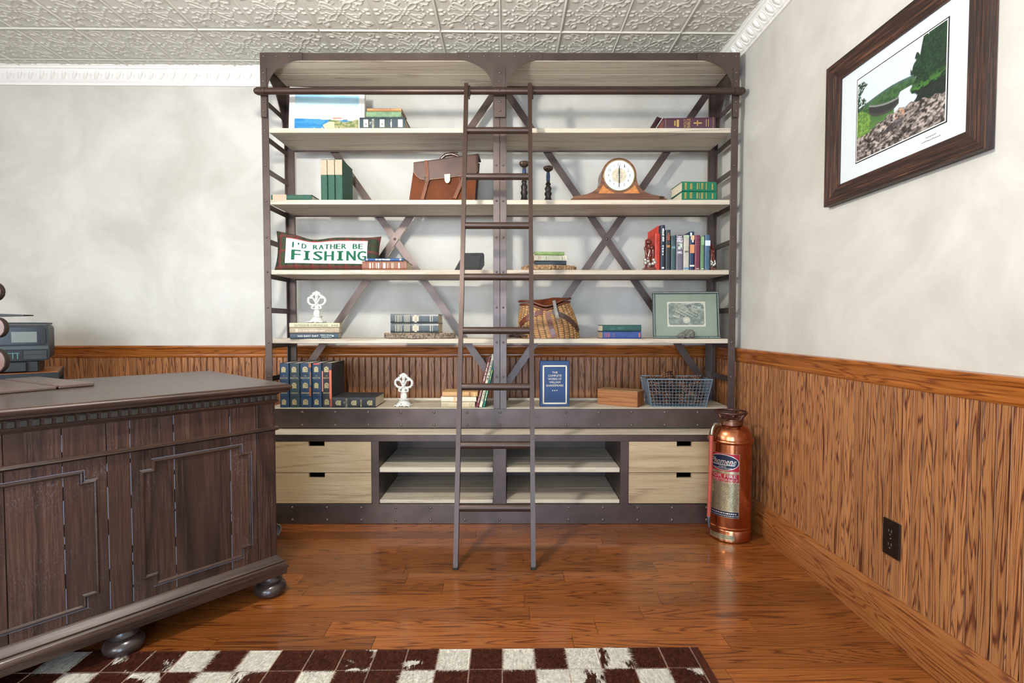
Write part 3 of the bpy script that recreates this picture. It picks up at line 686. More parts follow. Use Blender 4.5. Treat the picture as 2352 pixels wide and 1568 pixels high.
mentor('worn navy encyclopedia volume, leftmost of the upright set on the lowest open shelf', 641, 663, 834, Y5, S[4], NAVY)
mentor('worn teal-navy encyclopedia volume, second from left in the upright set', 664.5, 687.5, 834, Y5, S[4], NAVY2)
mentor('thickest navy encyclopedia volume with torn brown patches on its spine', 688.5, 715, 833.5, Y5, S[4], NAVY, worn=[('rect', .28, .5, .9, .99, '9a5a2c'), ('rect', .3, .47, .26, .46, '8a4d24'), ('rect', .36, .49, .5, .8, '6e5650')])
mentor('bright navy encyclopedia volume with a red frayed spine top', 716, 738, 833.5, Y5, S[4], NAVY, worn=[('rect', -.3, .32, .965, .995, 'b84a3c')])
mentor('encyclopedia volume with pink torn spine edges, rightmost of the upright set', 739, 762, 833.5, Y5, S[4], NAVY3, worn=[('rect', .26, .48, .2, .84, 'c86a52'), ('rect', -.49, -.38, .36, .82, 'd08474'), ('rect', .3, .5, .02, .2, '9a4a34')])
mentor('dark worn encyclopedia volume lying flat beside the upright set', 763, 862, 912, YU+.008, S[4], NAVY3, flat=at(763, 911.5, YU).z-S[4]-.002, hh=at(862, 930, YU+.01).x-at(763, 930, YU+.01).x, d=.19)
Y1 = YU+.028
o1 = flatpx('large dark green encyclopedia volume lying under two smaller books on the top shelf', 826, 930, 266, 291, Y1, S[0], .2, NAVY2, t=.064,
    decor=[e for zc in (.1, .5, .86) for e in (('rect', -.3, .3, zc-.05, zc+.05, mt_cream), ('rect', -.14, .0, zc-.02, zc+.02, '5a5a50'))]+[('text', 'MENTOR', .7, 0, .012, .046, 'across', mt_cream), ('text', 'THE', .76, .0, .008, .014, 'across', mt_cream), ('marks', .3, 0, .009, .04, 'across', mt_cream)]+[('band', q, q+.004, '24302c') for q in (.03, .2, .37, .6, .76, .95)])
zz = S[0]+.065
flatpx('small frayed sage green book between the encyclopedia and the orange booklet', 841, 922, 252, 264, YU+.03, zz, .15, M('6f8a68', .7, var=.35, vscale=40, bmp=.3, bscale=150), t=.03)
flatpx('thin orange booklet on top of the stacked books on the top shelf', 843, 922, 246, 252, YU+.03, zz+.0305, .14, 'c08a58', t=.0145, decor=[('text', 'PATHFINDER NO. 2', .5, 0, .0075, .115, 'down', '5a3a24')])
o = flatpx('worn plum leather bible lying flat on the top shelf by the right post', 1524, 1642, 265, 290, YU+.022, S[0], .17, M('4a2a38', .45, var=.2, vscale=40, bmp=.2, bscale=200, name='plum_leather'), t=.06, rz=R(-2), pages=M('8a4a3c', .6, name='red_edge_pages'),
    decor=[('text', 'HOLY', .585, 0, .015, .042, 'across', mt_gold), ('text', 'BIBLE', .515, 0, .015, .044, 'across', mt_gold), ('rect', -.05, .05, .26, .42, mt_gold), ('rect', -.24, .24, .335, .355, mt_gold), ('rect', -.3, .3, .7, .745, mt_gold), ('rect', -.22, .22, .765, .79, mt_gold), ('rect', -.3, .3, .13, .14, mt_gold), ('rect', -.3, .3, .17, .18, mt_gold), ('band', .955, .96, mt_gold), ('band', .04, .045, mt_gold)])
mb = MB()
for sx_ in (-1, 1): mb.surf(lambda u, v: (sx_*(.029+.006*u), .01+.16*v, -.03*u-.002), 4, 4)
for sx_ in (-1, 1): mb.surf(lambda u, v: (sx_*(.029+.008*u*u), .0+.17*v, .27+.025*u), 4, 4)
part(o, 'cover_flap', mb, M('4a2430', .45, name='plum_flap'))
# second shelf
GR = M('28503f', .7, var=.15, vscale=60, bmp=.2, bscale=400, name='green_cloth')
lab = M('b09c84', .7, var=.1, vscale=80, name='tan_label')
flatpx('green book with tan spine label lying flat at the left end of the second shelf', 623, 716, 443.5, 456, YU+.01, S[1], .16, GR, t=.0275, decor=[('rect', -.49, .49, .62, .96, lab)])
for i, (x0, x1, lb) in enumerate(((735.5, 751, 'leftmost of three upright green books with tan labels'), (752, 768, 'middle one of three upright green books with tan labels'), (769, 786, 'rightmost of three upright green books with tan labels'))):
    uppx(lb, x0, x1, 366, YU+.02, S[1], .17, GR, decor=[('rect', -.49, .49, .62, .985, lab)], group='three matching green volumes')
GG = M('0d6a4c', .4, var=.12, vscale=30, name='bright_green_leather')
for z, nm, t in ((S[1], 'lower of two bright green gilt books at the right end of the second shelf', .044), (S[1]+.0445, 'upper of two bright green gilt books at the right end of the second shelf', .05)):
    dec = []
    for zc, w in ((.9, .05), (.74, .06), (.56, .03), (.5, .012), (.42, .05), (.3, .02), (.12, .04)): dec += [('rect', -.36+.1*random.random(), .36-.1*random.random(), zc-w/2, zc+w/2, mt_gold)]
    for zc, w in ((.9, .02), (.74, .025), (.42, .02), (.12, .015)): dec += [('rect', -.25, .22, zc-w/2, zc+w/2-.003, '0d6a4c')]
    flatpx(nm, 1566, 1646, 416, 436, YU+.012, z, .16, GG, t=t, decor=dec, rz=R(3) if z > S[1] else R(1))
# third shelf
flatpx('brown leather gilt book lying flat against the fishing cushion', 832, 934, 597, 616, YU+.012, S[2], .16, M('7c4628', .4, var=.2, vscale=30, name='brown_leather'), t=.0455, decor=[('rect', -.3, .3, zc-w/2, zc+w/2, mt_cream) for zc, w in ((.82, .03), (.76, .012), (.68, .015), (.63, .03), (.5, .05), (.42, .008), (.33, .01), (.3, .008), (.17, .03))]+[('band', q, q+.004, '4a2818') for q in (.06, .1, .36, .56, .9)])
flatpx('thin blue book on top of the brown leather gilt book', 838, 926, 590, 597, YU+.016, S[2]+.046, .15, '1d4a7c', t=.0155, decor=[('marks', .53, 0, .008, .075, 'down', 'e8eef2'), ('rect', -.3, .3, .05, .09, 'dfe8ee'), ('rect', -.3, .3, .93, .96, 'dfe8ee')])
zs = S[2]+.0275
flatpx('dark navy book under the cream book on the right-hand wood slice', 1229, 1301, 597, 606, YU+.03, zs, .13, '1e2c3a', t=.022)
flatpx('cream book with faded red lettering in the stack on the wood slice', 1226, 1302, 584, 597, YU+.028, zs+.0223, .13, 'd2ceb4', t=.0285, rz=R(6), pages=M('a05a4c', .7, name='red_edge'), decor=[('rect', -.3, .3, .86, .87, 'b06a5a'), ('rect', -.3, .3, .82, .83, 'b06a5a'), ('rect', -.2, .2, .78, .79, 'b06a5a'), ('rect', -.25, .25, .62, .635, 'b0766a'), ('rect', -.3, .3, .12, .15, 'b89a8a'), ('rect', -.3, .3, .06, .08, 'b89a8a')])
flatpx('worn pale green book on top of the stack on the wood slice', 1228, 1297, 576, 584, YU+.032, zs+.0513, .12, M('8fa766', .7, var=.25, vscale=60, bmp=.3, bscale=150), t=.0185, rz=R(5))
ROW = [  # x0, x1, ytop, colour, depth set back, label, decor
 (1504.5, 1517, 537, 'c8321e', .0, 'bright red book next to the left bookend', [('rect', -.3, .3, .7, .9, '9a2414'), ('band', .03, .035, '8a1c10')], .2),
 (1517.6, 1528.5, 517, '1d2a3c', .0, 'tallest navy book with white vertical title in the row', [('marks', .78, 0, .011, .065, 'down', 'f0f0f0'), ('marks', .44, 0, .009, .05, 'down', 'f0f0f0'), ('rect', -.2, .25, .03, .065, 'f0f0f0')], .2),
 (1529.1, 1541, 528, '2c3438', .0, 'charcoal book with rust red ornaments in the row', [('rect', -.28, .28, .74, .86, '8a4a34'), ('rect', -.15, .2, .86, .92, '8a4a34'), ('rect', -.3, .3, .56, .62, 'b07a3c'), ('band', .68, .684, '7a3a2c'), ('band', .70, .704, '7a3a2c'), ('band', .44, .444, '7a3a2c')], .19),
 (1541.6, 1552.6, 541, '3f5a5c', .0, 'dark teal cloth book in the row', [('rect', -.3, .3, .86, .96, '2e4446'), ('rect', -.34, -.04, .62, .69, '6a8a8c'), ('rect', .04, .34, .62, .69, '6a8a8c')], .18),
 (1553.2, 1569.8, 538.5, '77707e', .0, 'wide grey-purple book with a small picture on its spine', [('marks', .93, 0, .007, .018, 'across', 'e8e4e4'), ('marks', .88, 0, .008, .027, 'across', 'e8e4e4'), ('marks', .83, 0, .008, .028, 'across', 'e8e4e4'), ('marks', .79, 0, .006, .028, 'across', 'e8e4e4'), ('rect', -.25, .36, .58, .75, 'b8c2b4'), ('rect', -.25, .0, .66, .72, '4a5a54'), ('rect', .1, .3, .58, .63, '3a4a46'), ('marks', .5, 0, .007, .024, 'across', 'f0ecec'), ('marks', .465, 0, .004, .027, 'across', 'd8d0d8')], .19),
 (1570.4, 1584, 540, 'cfc8b8', .0, 'cream book with a pale green top band in the row', [('rect', -.4, .4, .92, .985, 'a4b890'), ('marks', .54, 0, .005, .02, 'across', '4a463e'), ('marks', .51, 0, .005, .02, 'across', '4a463e'), ('rect', -.45, .45, .02, .07, '5a8ca4')], .18),
 (1584.6, 1595.4, 532, '1e3a5c', .0, 'navy book with orange label and white flowers on its spine', [('rect', -.48, .48, .44, .66, 'cc8a5a'), ('rect', -.3, .45, .78, .9, 'd8b48c'), ('rect', -.46, -.1, .88, .97, 'e8e4dc'), ('rect', -.05, .3, .72, .8, 'e0dcd0'), ('rect', -.48, .48, .09, .13, 'e4dccc')], .19),
 (1596, 1608.8, 540, '7c2c44', .0, 'maroon cloth book in the row', [('band', .72, .724, 'b07a6a'), ('band', .8, .804, 'b07a6a'), ('band', .92, .924, 'b07a6a'), ('rect', -.3, .3, .02, .05, 'b09a84')], .18),
 (1609.4, 1618.6, 542.5, '6f8f68', .0, 'pale green book in the row', [('rect', -.35, .35, .74, .98, '8aa87e'), ('rect', -.3, .3, .02, .05, 'b8c4a0')], .18),
 (1619.2, 1631.5, 539.5, '4a6a86', .0, 'blue book with a white spine label, rightmost of the row', [('rect', -.49, .49, .69, .84, 'c8d4e0')], .18)]
for x0, x1, yt, col, sb, lb, dec, dp in ROW:
    uppx(lb, x0, x1, yt, YU+.014+sb, S[2], dp, M(tuple(int(int(col[i:i+2], 16)*.86) for i in (0, 2, 4)), .5, var=.15, vscale=40, bmp=.1, bscale=300), decor=dec)
book('tall thin red book set back behind the bright red book', .0085, at(1508, 519, YU+.06).z-S[2], .2, (at(1513, 600, YU+.05).x, YU+.055, S[2]+.0005), 'd03a22')
# fourth shelf
flatpx('black slate blue book with white title, lowest of three stacked by the left post', 670, 775, 765, 777, YU+.012, S[3], .15, '33434e', t=.0288, rz=R(13), decor=[('text', 'NO EASY DAY', .63, 0, .009, .1, 'down', 'e8e8e0'), ('text', 'Mark Owen', .25, .16, .0065, .056, 'down', 'e8e8e0'), ('marks', .25, -.2, .004, .05, 'down', 'd8d8d0'), ('rect', -.1, .1, .1, .135, 'e8e8e0')])
flatpx('tan grey book with pale title, middle of three stacked by the left post', 669, 776.5, 752, 764, YU+.01, S[3]+.0292, .155, 'a4927c', t=.0282, rz=R(13), decor=[('marks', .55, -.05, .0075, .125, 'down', 'd8ccb4'), ('rect', -.3, .3, .83, .88, 'c4b49a'), ('rect', -.3, .3, .06, .062, 'd0c4a8')])
flatpx('pale cream book with dark green title, top of three stacked by the left post', 668.5, 777.5, 740.5, 751, YU+.01, S[3]+.0578, .155, 'c4bc9c', t=.0245, rz=R(13), decor=[('text', 'OUTDOOR CHRONICLES', .57, 0, .0105, .165, 'down', '3a4434'), ('marks', .1, 0, .006, .034, 'down', '4a5444')])
zs4 = S[3]+.0305
for z, nm in ((zs4, 'lower of two black books with cream emblem on the bark-edged slice'), (zs4+.0492, 'upper of two black books with cream emblem on the bark-edged slice')):
    cr = M('b0a890', .5, .2, name='dull_gilt')
    dec = [('rect', -.36, .36, zc-.006, zc+.006, cr) for zc in (.89, .85, .82, .78, .7, .67, .64, .61)]+[('rect', -.4, .4, .45, .5, cr), ('rect', -.28, .28, .41, .54, cr), ('rect', -.34, .34, .16, .175, cr), ('rect', -.34, .34, .12, .13, cr)]+[('band', q, q+.005, '14181a') for q in (.05, .94, .58, .36)]
    flatpx(nm, 897, 1007, 722, 743, YU+.014, z, .17, M('333c3e', .35, var=.2, vscale=30, name='black_leather'), t=.0485, decor=dec)
flatpx('royal blue book with orange-red lettering under the dark green book', 1384, 1473, 761, 777, YU+.02, S[3], .15, '2c447c', t=.0375, decor=[('rect', -.3, .3, zc-.006, zc+.006, 'b85a48') for zc in (.94, .9, .86, .83)]+[('rect', -.25, .25, .7, .71, 'b85a48'), ('rect', -.3, .3, .03, .07, 'b85a48')], rz=R(.5), pages=M('b89a78', .8, name='tan_pages'))
flatpx('dark green book on top of the royal blue book', 1384, 1473, 746, 760, YU+.018, S[3]+.0379, .15, '1f4a44', t=.034, decor=[('rect', -.2, .2, .45, .62, '2f5a50'), ('rect', -.3, .3, .68, .8, '2a544c')])
# lowest open shelf
flatpx('beige book at the bottom of the stack beside the leaning books', 1014, 1091, 921, 934, YU+.02, S[4], .13, 'c0b290', t=.0285, decor=[('rect', -.3, .3, zc-.008, zc+.008, 'a09474') for zc in (.95, .9, .85, .8, .15, .1)])
flatpx('off-white book in the middle of the stack beside the leaning books', 1013, 1094, 908.5, 921, YU+.018, S[4]+.0289, .13, 'd8d0b8', t=.0275, decor=[('rect', -.49, .49, .58, .64, 'd8a878')])
flatpx('tan and orange book on top of the stack beside the leaning books', 1016, 1097, 898, 908, YU+.016, S[4]+.0568, .13, 'c49a64', t=.0245, decor=[('rect', -.45, .45, .2, .24, '8a5a2c'), ('rect', -.45, .45, .06, .12, 'e0b070')])
def leaning(label, xb0, xb1, xt0, ytop, Y, cover, dec):
    a, b_ = at(xb0, 935, Y), at(xb1, 935, Y); tpt = at(xt0, ytop, Y); dx = tpt.x-a.x; dz = tpt.z-S[4]; ang = math.atan2(dx, dz); t = (b_.x-a.x)*math.cos(ang); h = math.hypot(dx, dz)
    book(label, t-.0008, h, .17, (a.x+t/2*math.cos(ang), Y, S[4]+.0008+t/2*math.sin(ang)), cover, 'up', lean=ang, decor=dec)
leaning('maroon book leaning towards the centre post, leftmost of three', 1092, 1099.5, 1122, 820, YU+.012, '6a2c34', [('marks', .7, 0, .009, .1, 'down', 'c8b8a8'), ('marks', .25, 0, .007, .09, 'down', 'b8a898')])
leaning('cream cookbook with black title leaning in the middle of three', 1100, 1108, 1130, 815, YU+.016, 'd6ceb4', [('text', 'THE REAL', .76, 0, .011, .075, 'down', '2c2a26'), ('marks', .56, 0, .01, .03, 'down', '2c2a26'), ('text', 'COOKBOOK', .26, 0, .011, .085, 'down', '2c2a26')])
leaning('teal green book leaning, nearest the centre post of three', 1108.5, 1114, 1133, 830, YU+.02, '157a6c', [('marks', .3, 0, .006, .08, 'down', 'd8e0b0'), ('marks', .7, 0, .006, .05, 'down', 'd8e070')])
# the big boxed volume shown by its front cover
o = bthing('book', 'navy blue boxed volume with cream frame standing face-out on the lowest open shelf', 'book', (at(1274, 930, YU+.05).x, YU+.045, S[4]+.0005), R(1.5))
w_, h_ = (1308-1240)/F*(YU+.045), at(1274, 829, YU+.045).z-S[4]; d_ = .045
part(o, 'cover', MB().box(-w_/2, w_/2, 0, d_, 0, h_, .002), M('1f3f6c', .5, var=.1, vscale=60, bmp=.1, bscale=400, name='blue_cloth'))
fr = MB(); i0, i1 = .014, .021
for (a, b_, c, d) in ((-w_/2+i0, -w_/2+i1, .0135, h_-.0225), (w_/2-i1, w_/2-i0, .0135, h_-.0225), (-w_/2+i0, w_/2-i0, .0135, .021), (-w_/2+i0, w_/2-i0, h_-.03, h_-.0225)): fr.box(a, b_, -.0008, .0005, c, d)
part(o, 'border', fr, mt_cream, kind='stuff')
lt = MB()
for k_, (st, wd) in enumerate((('THE', .028), ('COMPLETE', .07), ('WORKS OF', .07), ('WILLIAM', .058), ('SHAKESPEARE', .09))):
    zc = h_-.06-k_*.0172; lt.text(st, lambda u, v, wd=wd, zc=zc: ((u-.5)*wd, -.0008, zc+(v-.5)*.0105))
lt.v = lt.v
for q in (-.011, 0, .011): lt.lathe([(.0001, -.0001), (.0028, 0), (.0001, .0001)], 10, (0, 0, 0)); n_ = 30; lt.v[-n_:] = [(x+q, z_-.0008, y_+h_-.155) for x, y_, z_ in lt.v[-n_:]]
part(o, 'lettering', lt, mt_cream)

# ================================================================== SHELF OBJECTS
def onshelf(px, Y, i, py=None): return (at(px, py or 600, Y).x, Y, S[i])
# ---- beach picture, white canvas
YP = YU+.11
w_ = (833-665)/F*YP; h_ = .262
pc = bthing('beach_canvas', 'white-bordered beach picture leaning on the top shelf beside stacked books', 'picture', (at(749, 250, YP).x, YP, S[0]+.001), R(4))
pc.rotation_euler.x = R(-6)
part(pc, 'canvas', MB().box(-w_/2, w_/2, 0, .032, 0, h_, .002), M('efeeea', .6, name='canvas_white'))
def beach(u, v):
    n = fbm(u, v, 6, 3); c = np.zeros((len(u), 3)); t = np.clip((v-.42)/.58, 0, 1)
    c[:] = np.array([244, 247, 242])*(1-t[:, None])+np.array([142, 200, 228])*t[:, None]
    c = blend(c, np.exp(-((v-.62-.05*n)/.06)**2)*.55, (186, 222, 204)); c = blend(c, sm(.5, .65, n)*.35*(v > .7), (200, 228, 238))
    hor = .40-.03*u; sea = (v < hor)*1.; c = blend(c, sea, (44, 124, 178)); c = blend(c, sea*sm(.45, .6, fbm(u, v*3, 10, 8))*.45, (96, 164, 204))
    g = fbm(u, v, 26, 9); ridge = .36+.04*np.sin(u*14)*(u > .55)+.03*n; left = .42+.35*np.clip(.30-v, 0, 1)-.45*np.clip(v-.24, 0, 1)+.3*np.clip(.12-v, 0, 1)
    land = (v < ridge)*(u > left+.35*(v > .27)*(v-.27)*0)*(v < .05+.95*np.clip(u-.30, 0, 1)+.06)
    lc = np.where((g > .5)[:, None], np.array([104, 122, 70]), np.array([158, 152, 112])); c = np.where((land > 0)[:, None], lc, c)
    beachm = land*(v > .22+.05*np.sin(u*9))*(u < .62)*(v < .33); c = blend(c, beachm*.8, (214, 202, 170))
    path = land*(v < .14+.08*(u-.5))*(u > .45); c = blend(c, path*.85, (168, 160, 138))
    roof = (abs(u-.66) < .075)*(abs(v-.425) < .022); c = blend(c, roof*.85, (178, 108, 98)); c = blend(c, ((abs(u-.66) < .08)*(abs(v-.39) < .018))*.7, (206, 198, 178)); c = blend(c, ((abs(u-.79) < .04)*(abs(v-.385) < .016))*.8, (120, 112, 108)); c = blend(c, ((abs(u-.55) < .02)*(abs(v-.37) < .02))*.7, (90, 110, 70))
    for s0, k in ((.085, .11), (.0, .13)): c = blend(c, (abs(v-s0-k*u) < .010)*(u < .52)*.9, (40, 52, 66))
    for uu in (.15, .31, .43, .49): c = blend(c, (abs(u-uu) < .008)*(v < .13+.13*uu)*.9, (225, 226, 222))
    c = blend(c, ((abs(v-.075) < .008)*(u > .5))*.7, (86, 76, 66)); c = blend(c, ((abs(u-.62) < .007)+(abs(u-.67) < .007)+(abs(u-.72) < .007)+(abs(u-.91) < .008))*(v < .2)*(v > .04)*.8, (216, 210, 196))
    return c
link('print', print_mesh('print', 120, 80, lambda u, v: (-w_/2+.03+u*(w_-.06), -.0012, .002+v*(h_-.042)), beach), pc)

# ---- briefcase
YBF = YU+.05
bf = bthing('leather_briefcase', 'old brown leather briefcase with straps and brass lock on the second shelf', 'briefcase', (at(1022, 450, YBF).x, YBF, S[1]), 0)
k_ = YBF/F
def bp(px, py): return ((px-1022)*k_, at(px, py, YBF).z-S[1])
lth = M('5c2c0d', .6, var=.3, vscale=14, bmp=.15, bscale=90, spec=.15, name='brown_leather_bag'); lthd = M('3a241c', .45, var=.2, vscale=20, name='dark_leather_bag'); lthf = M('46291a', .42, var=.45, vscale=9, bmp=.1, bscale=90, spec=.3, name='flap_leather')
front = [bp(939, 459), bp(952, 378), bp(1096, 358), bp(1090, 459)]
part(bf, 'body', MB().prism([(front[0][0], .0005), front[1], front[2], (front[3][0], .0005)], .006, .05, 'y'), lth, 30)
for i in range(4):                                   # bellows folds at the right side, then the back panel
    y0 = .052+i*.02
    part(bf, 'gusset_fold', MB().prism([(front[0][0]+.01, .0005), (front[1][0]+.008, front[1][1]-.012), (front[2][0]-.004+.004*(i % 2), front[2][1]-.012), (front[3][0]-.004+.006*(i % 2), .0005)], y0, y0+.017, 'y'), lthd)
part(bf, 'back_panel', MB().prism([(front[0][0], .0005), (front[1][0]+.004, front[1][1]+.002), (front[2][0]+.004, front[2][1]+.004), (front[3][0], .0005)], .132, .139, 'y'), lth)
fl = [bp(951, 373), bp(1099, 353), bp(1097, 392)]+[bp(1090, 400), bp(1030, 408), bp(985, 413)]+[bp(968, 412), bp(957, 404), bp(951, 394)]
flp = part(bf, 'flap', MB().prism(fl, -.002, .0055, 'y'), lthf, 30)
top = MB(); a, b_ = bp(951, 373), bp(1099, 353); top.add([(a[0], -.002, a[1]), (b_[0], -.002, b_[1]), (b_[0]+.004, .139, b_[1]+.005), (a[0]+.004, .139, a[1]+.005), (a[0], -.002, a[1]-.005), (b_[0], -.002, b_[1]-.005), (b_[0]+.004, .139, b_[1]), (a[0]+.004, .139, a[1])], [(0, 1, 2, 3), (4, 7, 6, 5), (0, 4, 5, 1), (1, 5, 6, 2), (2, 6, 7, 3), (3, 7, 4, 0)])
part(flp, 'flap_top', top, lthf)
stt = MB(); stt.tube([(x, -.003, z) for x, z in fl[2:]], .0011, 5); part(flp, 'piping', stt, M('b07850', .5, name='piping'))
def strap(pts, w): 
    mb = MB()
    for p, q in zip(pts[:-1], pts[1:]): mb.bar((p[0], -.005, p[1]), (q[0], -.005, q[1]), w, .004)
    return mb
for pts in ([bp(980, 369), bp(983, 412)], [bp(983, 412), bp(971, 458)], [bp(1068, 360), bp(1066, 402)], [bp(1064, 410), bp(1044, 456)]):
    part(bf, 'strap', strap(pts, .0175), M('6a3a1c', .5, var=.3, vscale=40, name='strap_leather', spec=.25))
for c in (bp(981, 413), bp(1061, 412)):
    mb = MB(); q = .012; mb.tube([(c[0]-q, -.009, c[1]-.01), (c[0]+q, -.009, c[1]-.01), (c[0]+q, -.009, c[1]+.012), (c[0]-q, -.009, c[1]+.012)], .0016, 6, True); mb.tube([(c[0], -.009, c[1]-.012), (c[0], -.009, c[1]+.01)], .0012, 5)
    part(bf, 'buckle', mb, M('c8c2b8', .25, .9, name='nickel'))
c = bp(1028, 410); mb = MB().prism([(c[0]-.014, c[1]+.018), (c[0]+.015, c[1]+.02), (c[0]+.014, c[1]-.012), (c[0]+.009, c[1]-.022), (c[0], c[1]-.026), (c[0]-.008, c[1]-.022), (c[0]-.013, c[1]-.012)], -.012, -.002, 'y'); mb.box(c[0]-.015, c[0]+.015, -.014, -.003, c[1]-.002, c[1]+.003, .001)
part(bf, 'lock', mb, M('b8a878', .25, .9, name='brass_lock'), 30)
hp = [bp(1004, 368), bp(1010, 356), bp(1020, 347), bp(1034, 345), bp(1048, 349), bp(1056, 358)]
part(bf, 'handle', MB().tube([(x, .06, z) for x, z in hp], [.005, .008, .0095, .0095, .008, .005], 10), M('4a3428', .25, var=.2, vscale=30, coat=.5, name='handle_leather'), 60)
mb = MB(); [mb.tube([(c[0]-.008, .06, c[1]-.004), (c[0]-.004, .06, c[1]+.008), (c[0]+.006, .06, c[1]+.006), (c[0]+.005, .06, c[1]-.008)], .0018, 6, True) for c in (bp(1003, 370), bp(1058, 362))]; part(bf, 'handle_ring', mb, M('9a9a98', .25, .9, name='ring_metal'), kind='stuff')

# ---- candlesticks
CS = [(.026, 0), (.027, .006), (.02, .014), (.016, .03), (.021, .038), (.0225, .047), (.016, .056), (.019, .066), (.021, .074), (.0135, .086), (.012, .09), (.017, .097), (.012, .104), (.0095, .112), (.0105, .14), (.009, .16), (.0085, .165), (.014, .168), (.0225, .173), (.0275, .181), (.028, .187), (.026, .192), (.016, .188), (.006, .186)]
bz = M('38302c', .4, .5, var=.5, vscale=60, bmp=.3, bscale=120, name='bronze_blue')
for px, yt, lb in ((1204, 372, 'taller dark bronze candlestick behind the ladder on the second shelf'), (1259, 383, 'shorter dark bronze candlestick between the ladder and the mantel clock')):
    Yk = YU+.05; hk = at(px, yt, Yk).z-S[1]; f = hk/.192
    cs = bthing('candlestick', lb, 'candlestick', onshelf(px, Yk, 1, 450), group='bronze candlesticks')
    part(cs, 'stem', MB().lathe([(r*.86, z*f) for r, z in CS[:17]], 20), bz, 50)
    part(cs, 'cup', MB().lathe([(r*.86, z*f) for r, z in CS[16:]], 36, mod=lambda a, z: 1+.07*math.cos(a*14)), M('4a3c30', .4, .5, var=.4, vscale=60, name='bronze_cup'), 50)
    part(cs, 'band', MB().lathe([(.0103*.86+.0006, .115*f), (.0108*.86+.0008, .138*f), (.0098*.86+.0006, .156*f)], 20), M('2a3a5c', .35, .3, var=.4, vscale=50, name='blue_glaze'), 50)

# ---- mantel clock
YK = YU+.012; k_ = YK/F
ck = bthing('mantel_clock', 'walnut tambour mantel clock with round white dial on the second shelf', 'clock', (at(1421.5, 452, YK).x, YK, S[1]))
zc_ = at(1422, 403, YK).z-S[1]; rr = 40*k_
def cp(dx, py): return (dx*k_, max(.0, at(1421, py, YK).z-S[1]))
right = [(40*math.sin(R(a)), a) for a in range(0, 100, 9)]
out = [(rr*math.sin(R(a)), zc_+rr*math.cos(R(a))) for a in range(0, 97, 8)]+[cp(41, 415), cp(44, 424), cp(50, 433), cp(60, 440.5), cp(74, 446), cp(92, 449.5), cp(104, 451)]
outline = out+[(105*k_, .008), (-105*k_, .008)]+[(-x, z) for x, z in reversed(out)]
wal = wood('walnut', [(0, '3a1f12'), (.4, '55301c'), (.7, '6e4226'), (1, '85532f')], 'x', across=14, along=1.5, k=16, fine=.5, rough=.3, coat=.4, tint=0)
part(ck, 'case', MB().prism(outline, 0, .105, 'y'), wal, 25)
part(ck, 'base', MB().box(-109*k_, 109*k_, -.006, .11, 0, .0078, .002), wal)
mb = MB(); N = 40; rb = 34.5*k_
mb.lathe([(rb-.004, 0), (rb, .006), (rb+.003, .003), (rb+.003, 0)], N); mb.v = [(x, -z-.0005, zc_+y_) for x, y_, z in mb.v]
brs = M('d8cba0', .2, .85, name='bezel_brass'); bzl = part(ck, 'bezel', mb, brs, 40); part(bzl, 'hinge', MB().box(-rb-.006, -rb-.001, -.005, 0, zc_-.012, zc_+.006, .001), brs)
def dial(u, v):
    x, y_ = u*2-1, v*2-1; r = np.hypot(x, y_); n = fbm(u, v, 24, 5); a = np.arctan2(y_, x); c = np.tile(np.array([236., 242, 240]), (len(u), 1))
    c = blend(c, ((n > .54)*(r > .52)*(r < .93))*.55, (150, 180, 196)); c = blend(c, ((r < .52)*1.), (205, 196, 172)); c = blend(c, ((r < .5)*(n > .5))*.5, (176, 166, 140)); c = blend(c, ((r < .24)*(r > .09)*(np.cos(a*16) > .5))*.8, (120, 110, 90))
    for q in range(12):
        t = math.pi/2-q*math.pi/6; d = np.hypot(x-.72*math.cos(t), y_-.72*math.sin(t)); c = blend(c, sm(.17, .13, d), (244, 247, 246))
    return blend(c, ((abs(r-.94) < .012)*1.)*.6, (120, 140, 150))
rd = rb-.003
def dpos(u, v):
    x, y_ = u*2-1, v*2-1; r = max(abs(x), abs(y_)); h = math.hypot(x, y_); s_ = r/h if h > 1e-6 else 0
    return (x*s_*rd, -.0015, zc_+y_*s_*rd)
def dialc(u, v):
    x, y_ = u*2-1, v*2-1; r = np.maximum(abs(x), abs(y_)); h = np.maximum(np.hypot(x, y_), 1e-6); return dial((x*r/h+1)/2, (y_*r/h+1)/2)
link('dial', print_mesh('dial', 90, 90, dpos, dialc), ck)
mb = MB()
for q in range(1, 13):
    t = math.pi/2-q*math.pi/6; xc, zc2 = .72*rd*math.cos(t), zc_+.72*rd*math.sin(t); ww = .0135 if q > 9 else .0085
    if q in (1, 11): ww *= .5 if q == 1 else .8
    mb.text(str(q), lambda u, v, xc=xc, zc2=zc2, ww=ww: (xc+(u-.5)*ww, -.0021, zc2+(v-.5)*.0155))
part(ck, 'numerals', mb, M('2c3034', .5, name='numeral_ink'))
mb = MB().prism([(-.0015, zc_-.008), (.0015, zc_-.008), (.0035, zc_+.02), (.001, zc_+.045), (0, zc_+.051), (-.001, zc_+.045), (-.0035, zc_+.02)], -.0045, -.0038, 'y'); part(ck, 'hour_hand', mb, M('24261f', .4, name='hand_black'))
mb = MB().prism([(-.0012, zc_+.012), (.0012, zc_+.012), (.0026, zc_-.03), (.001, zc_-.057), (-.001, zc_-.057), (-.0026, zc_-.03)], -.0055, -.0048, 'y'); mb.rivet((0, -.0055, zc_), .003); part(ck, 'minute_hand', mb, M('24261f', .4, name='hand_black'))
inl = wood('burl_inlay', [(0, '8a4c1e'), (.5, 'b06a2c'), (1, 'c8843c')], 'x', across=30, along=20, k=20, fine=.5, rough=.3, coat=.4, tint=0)
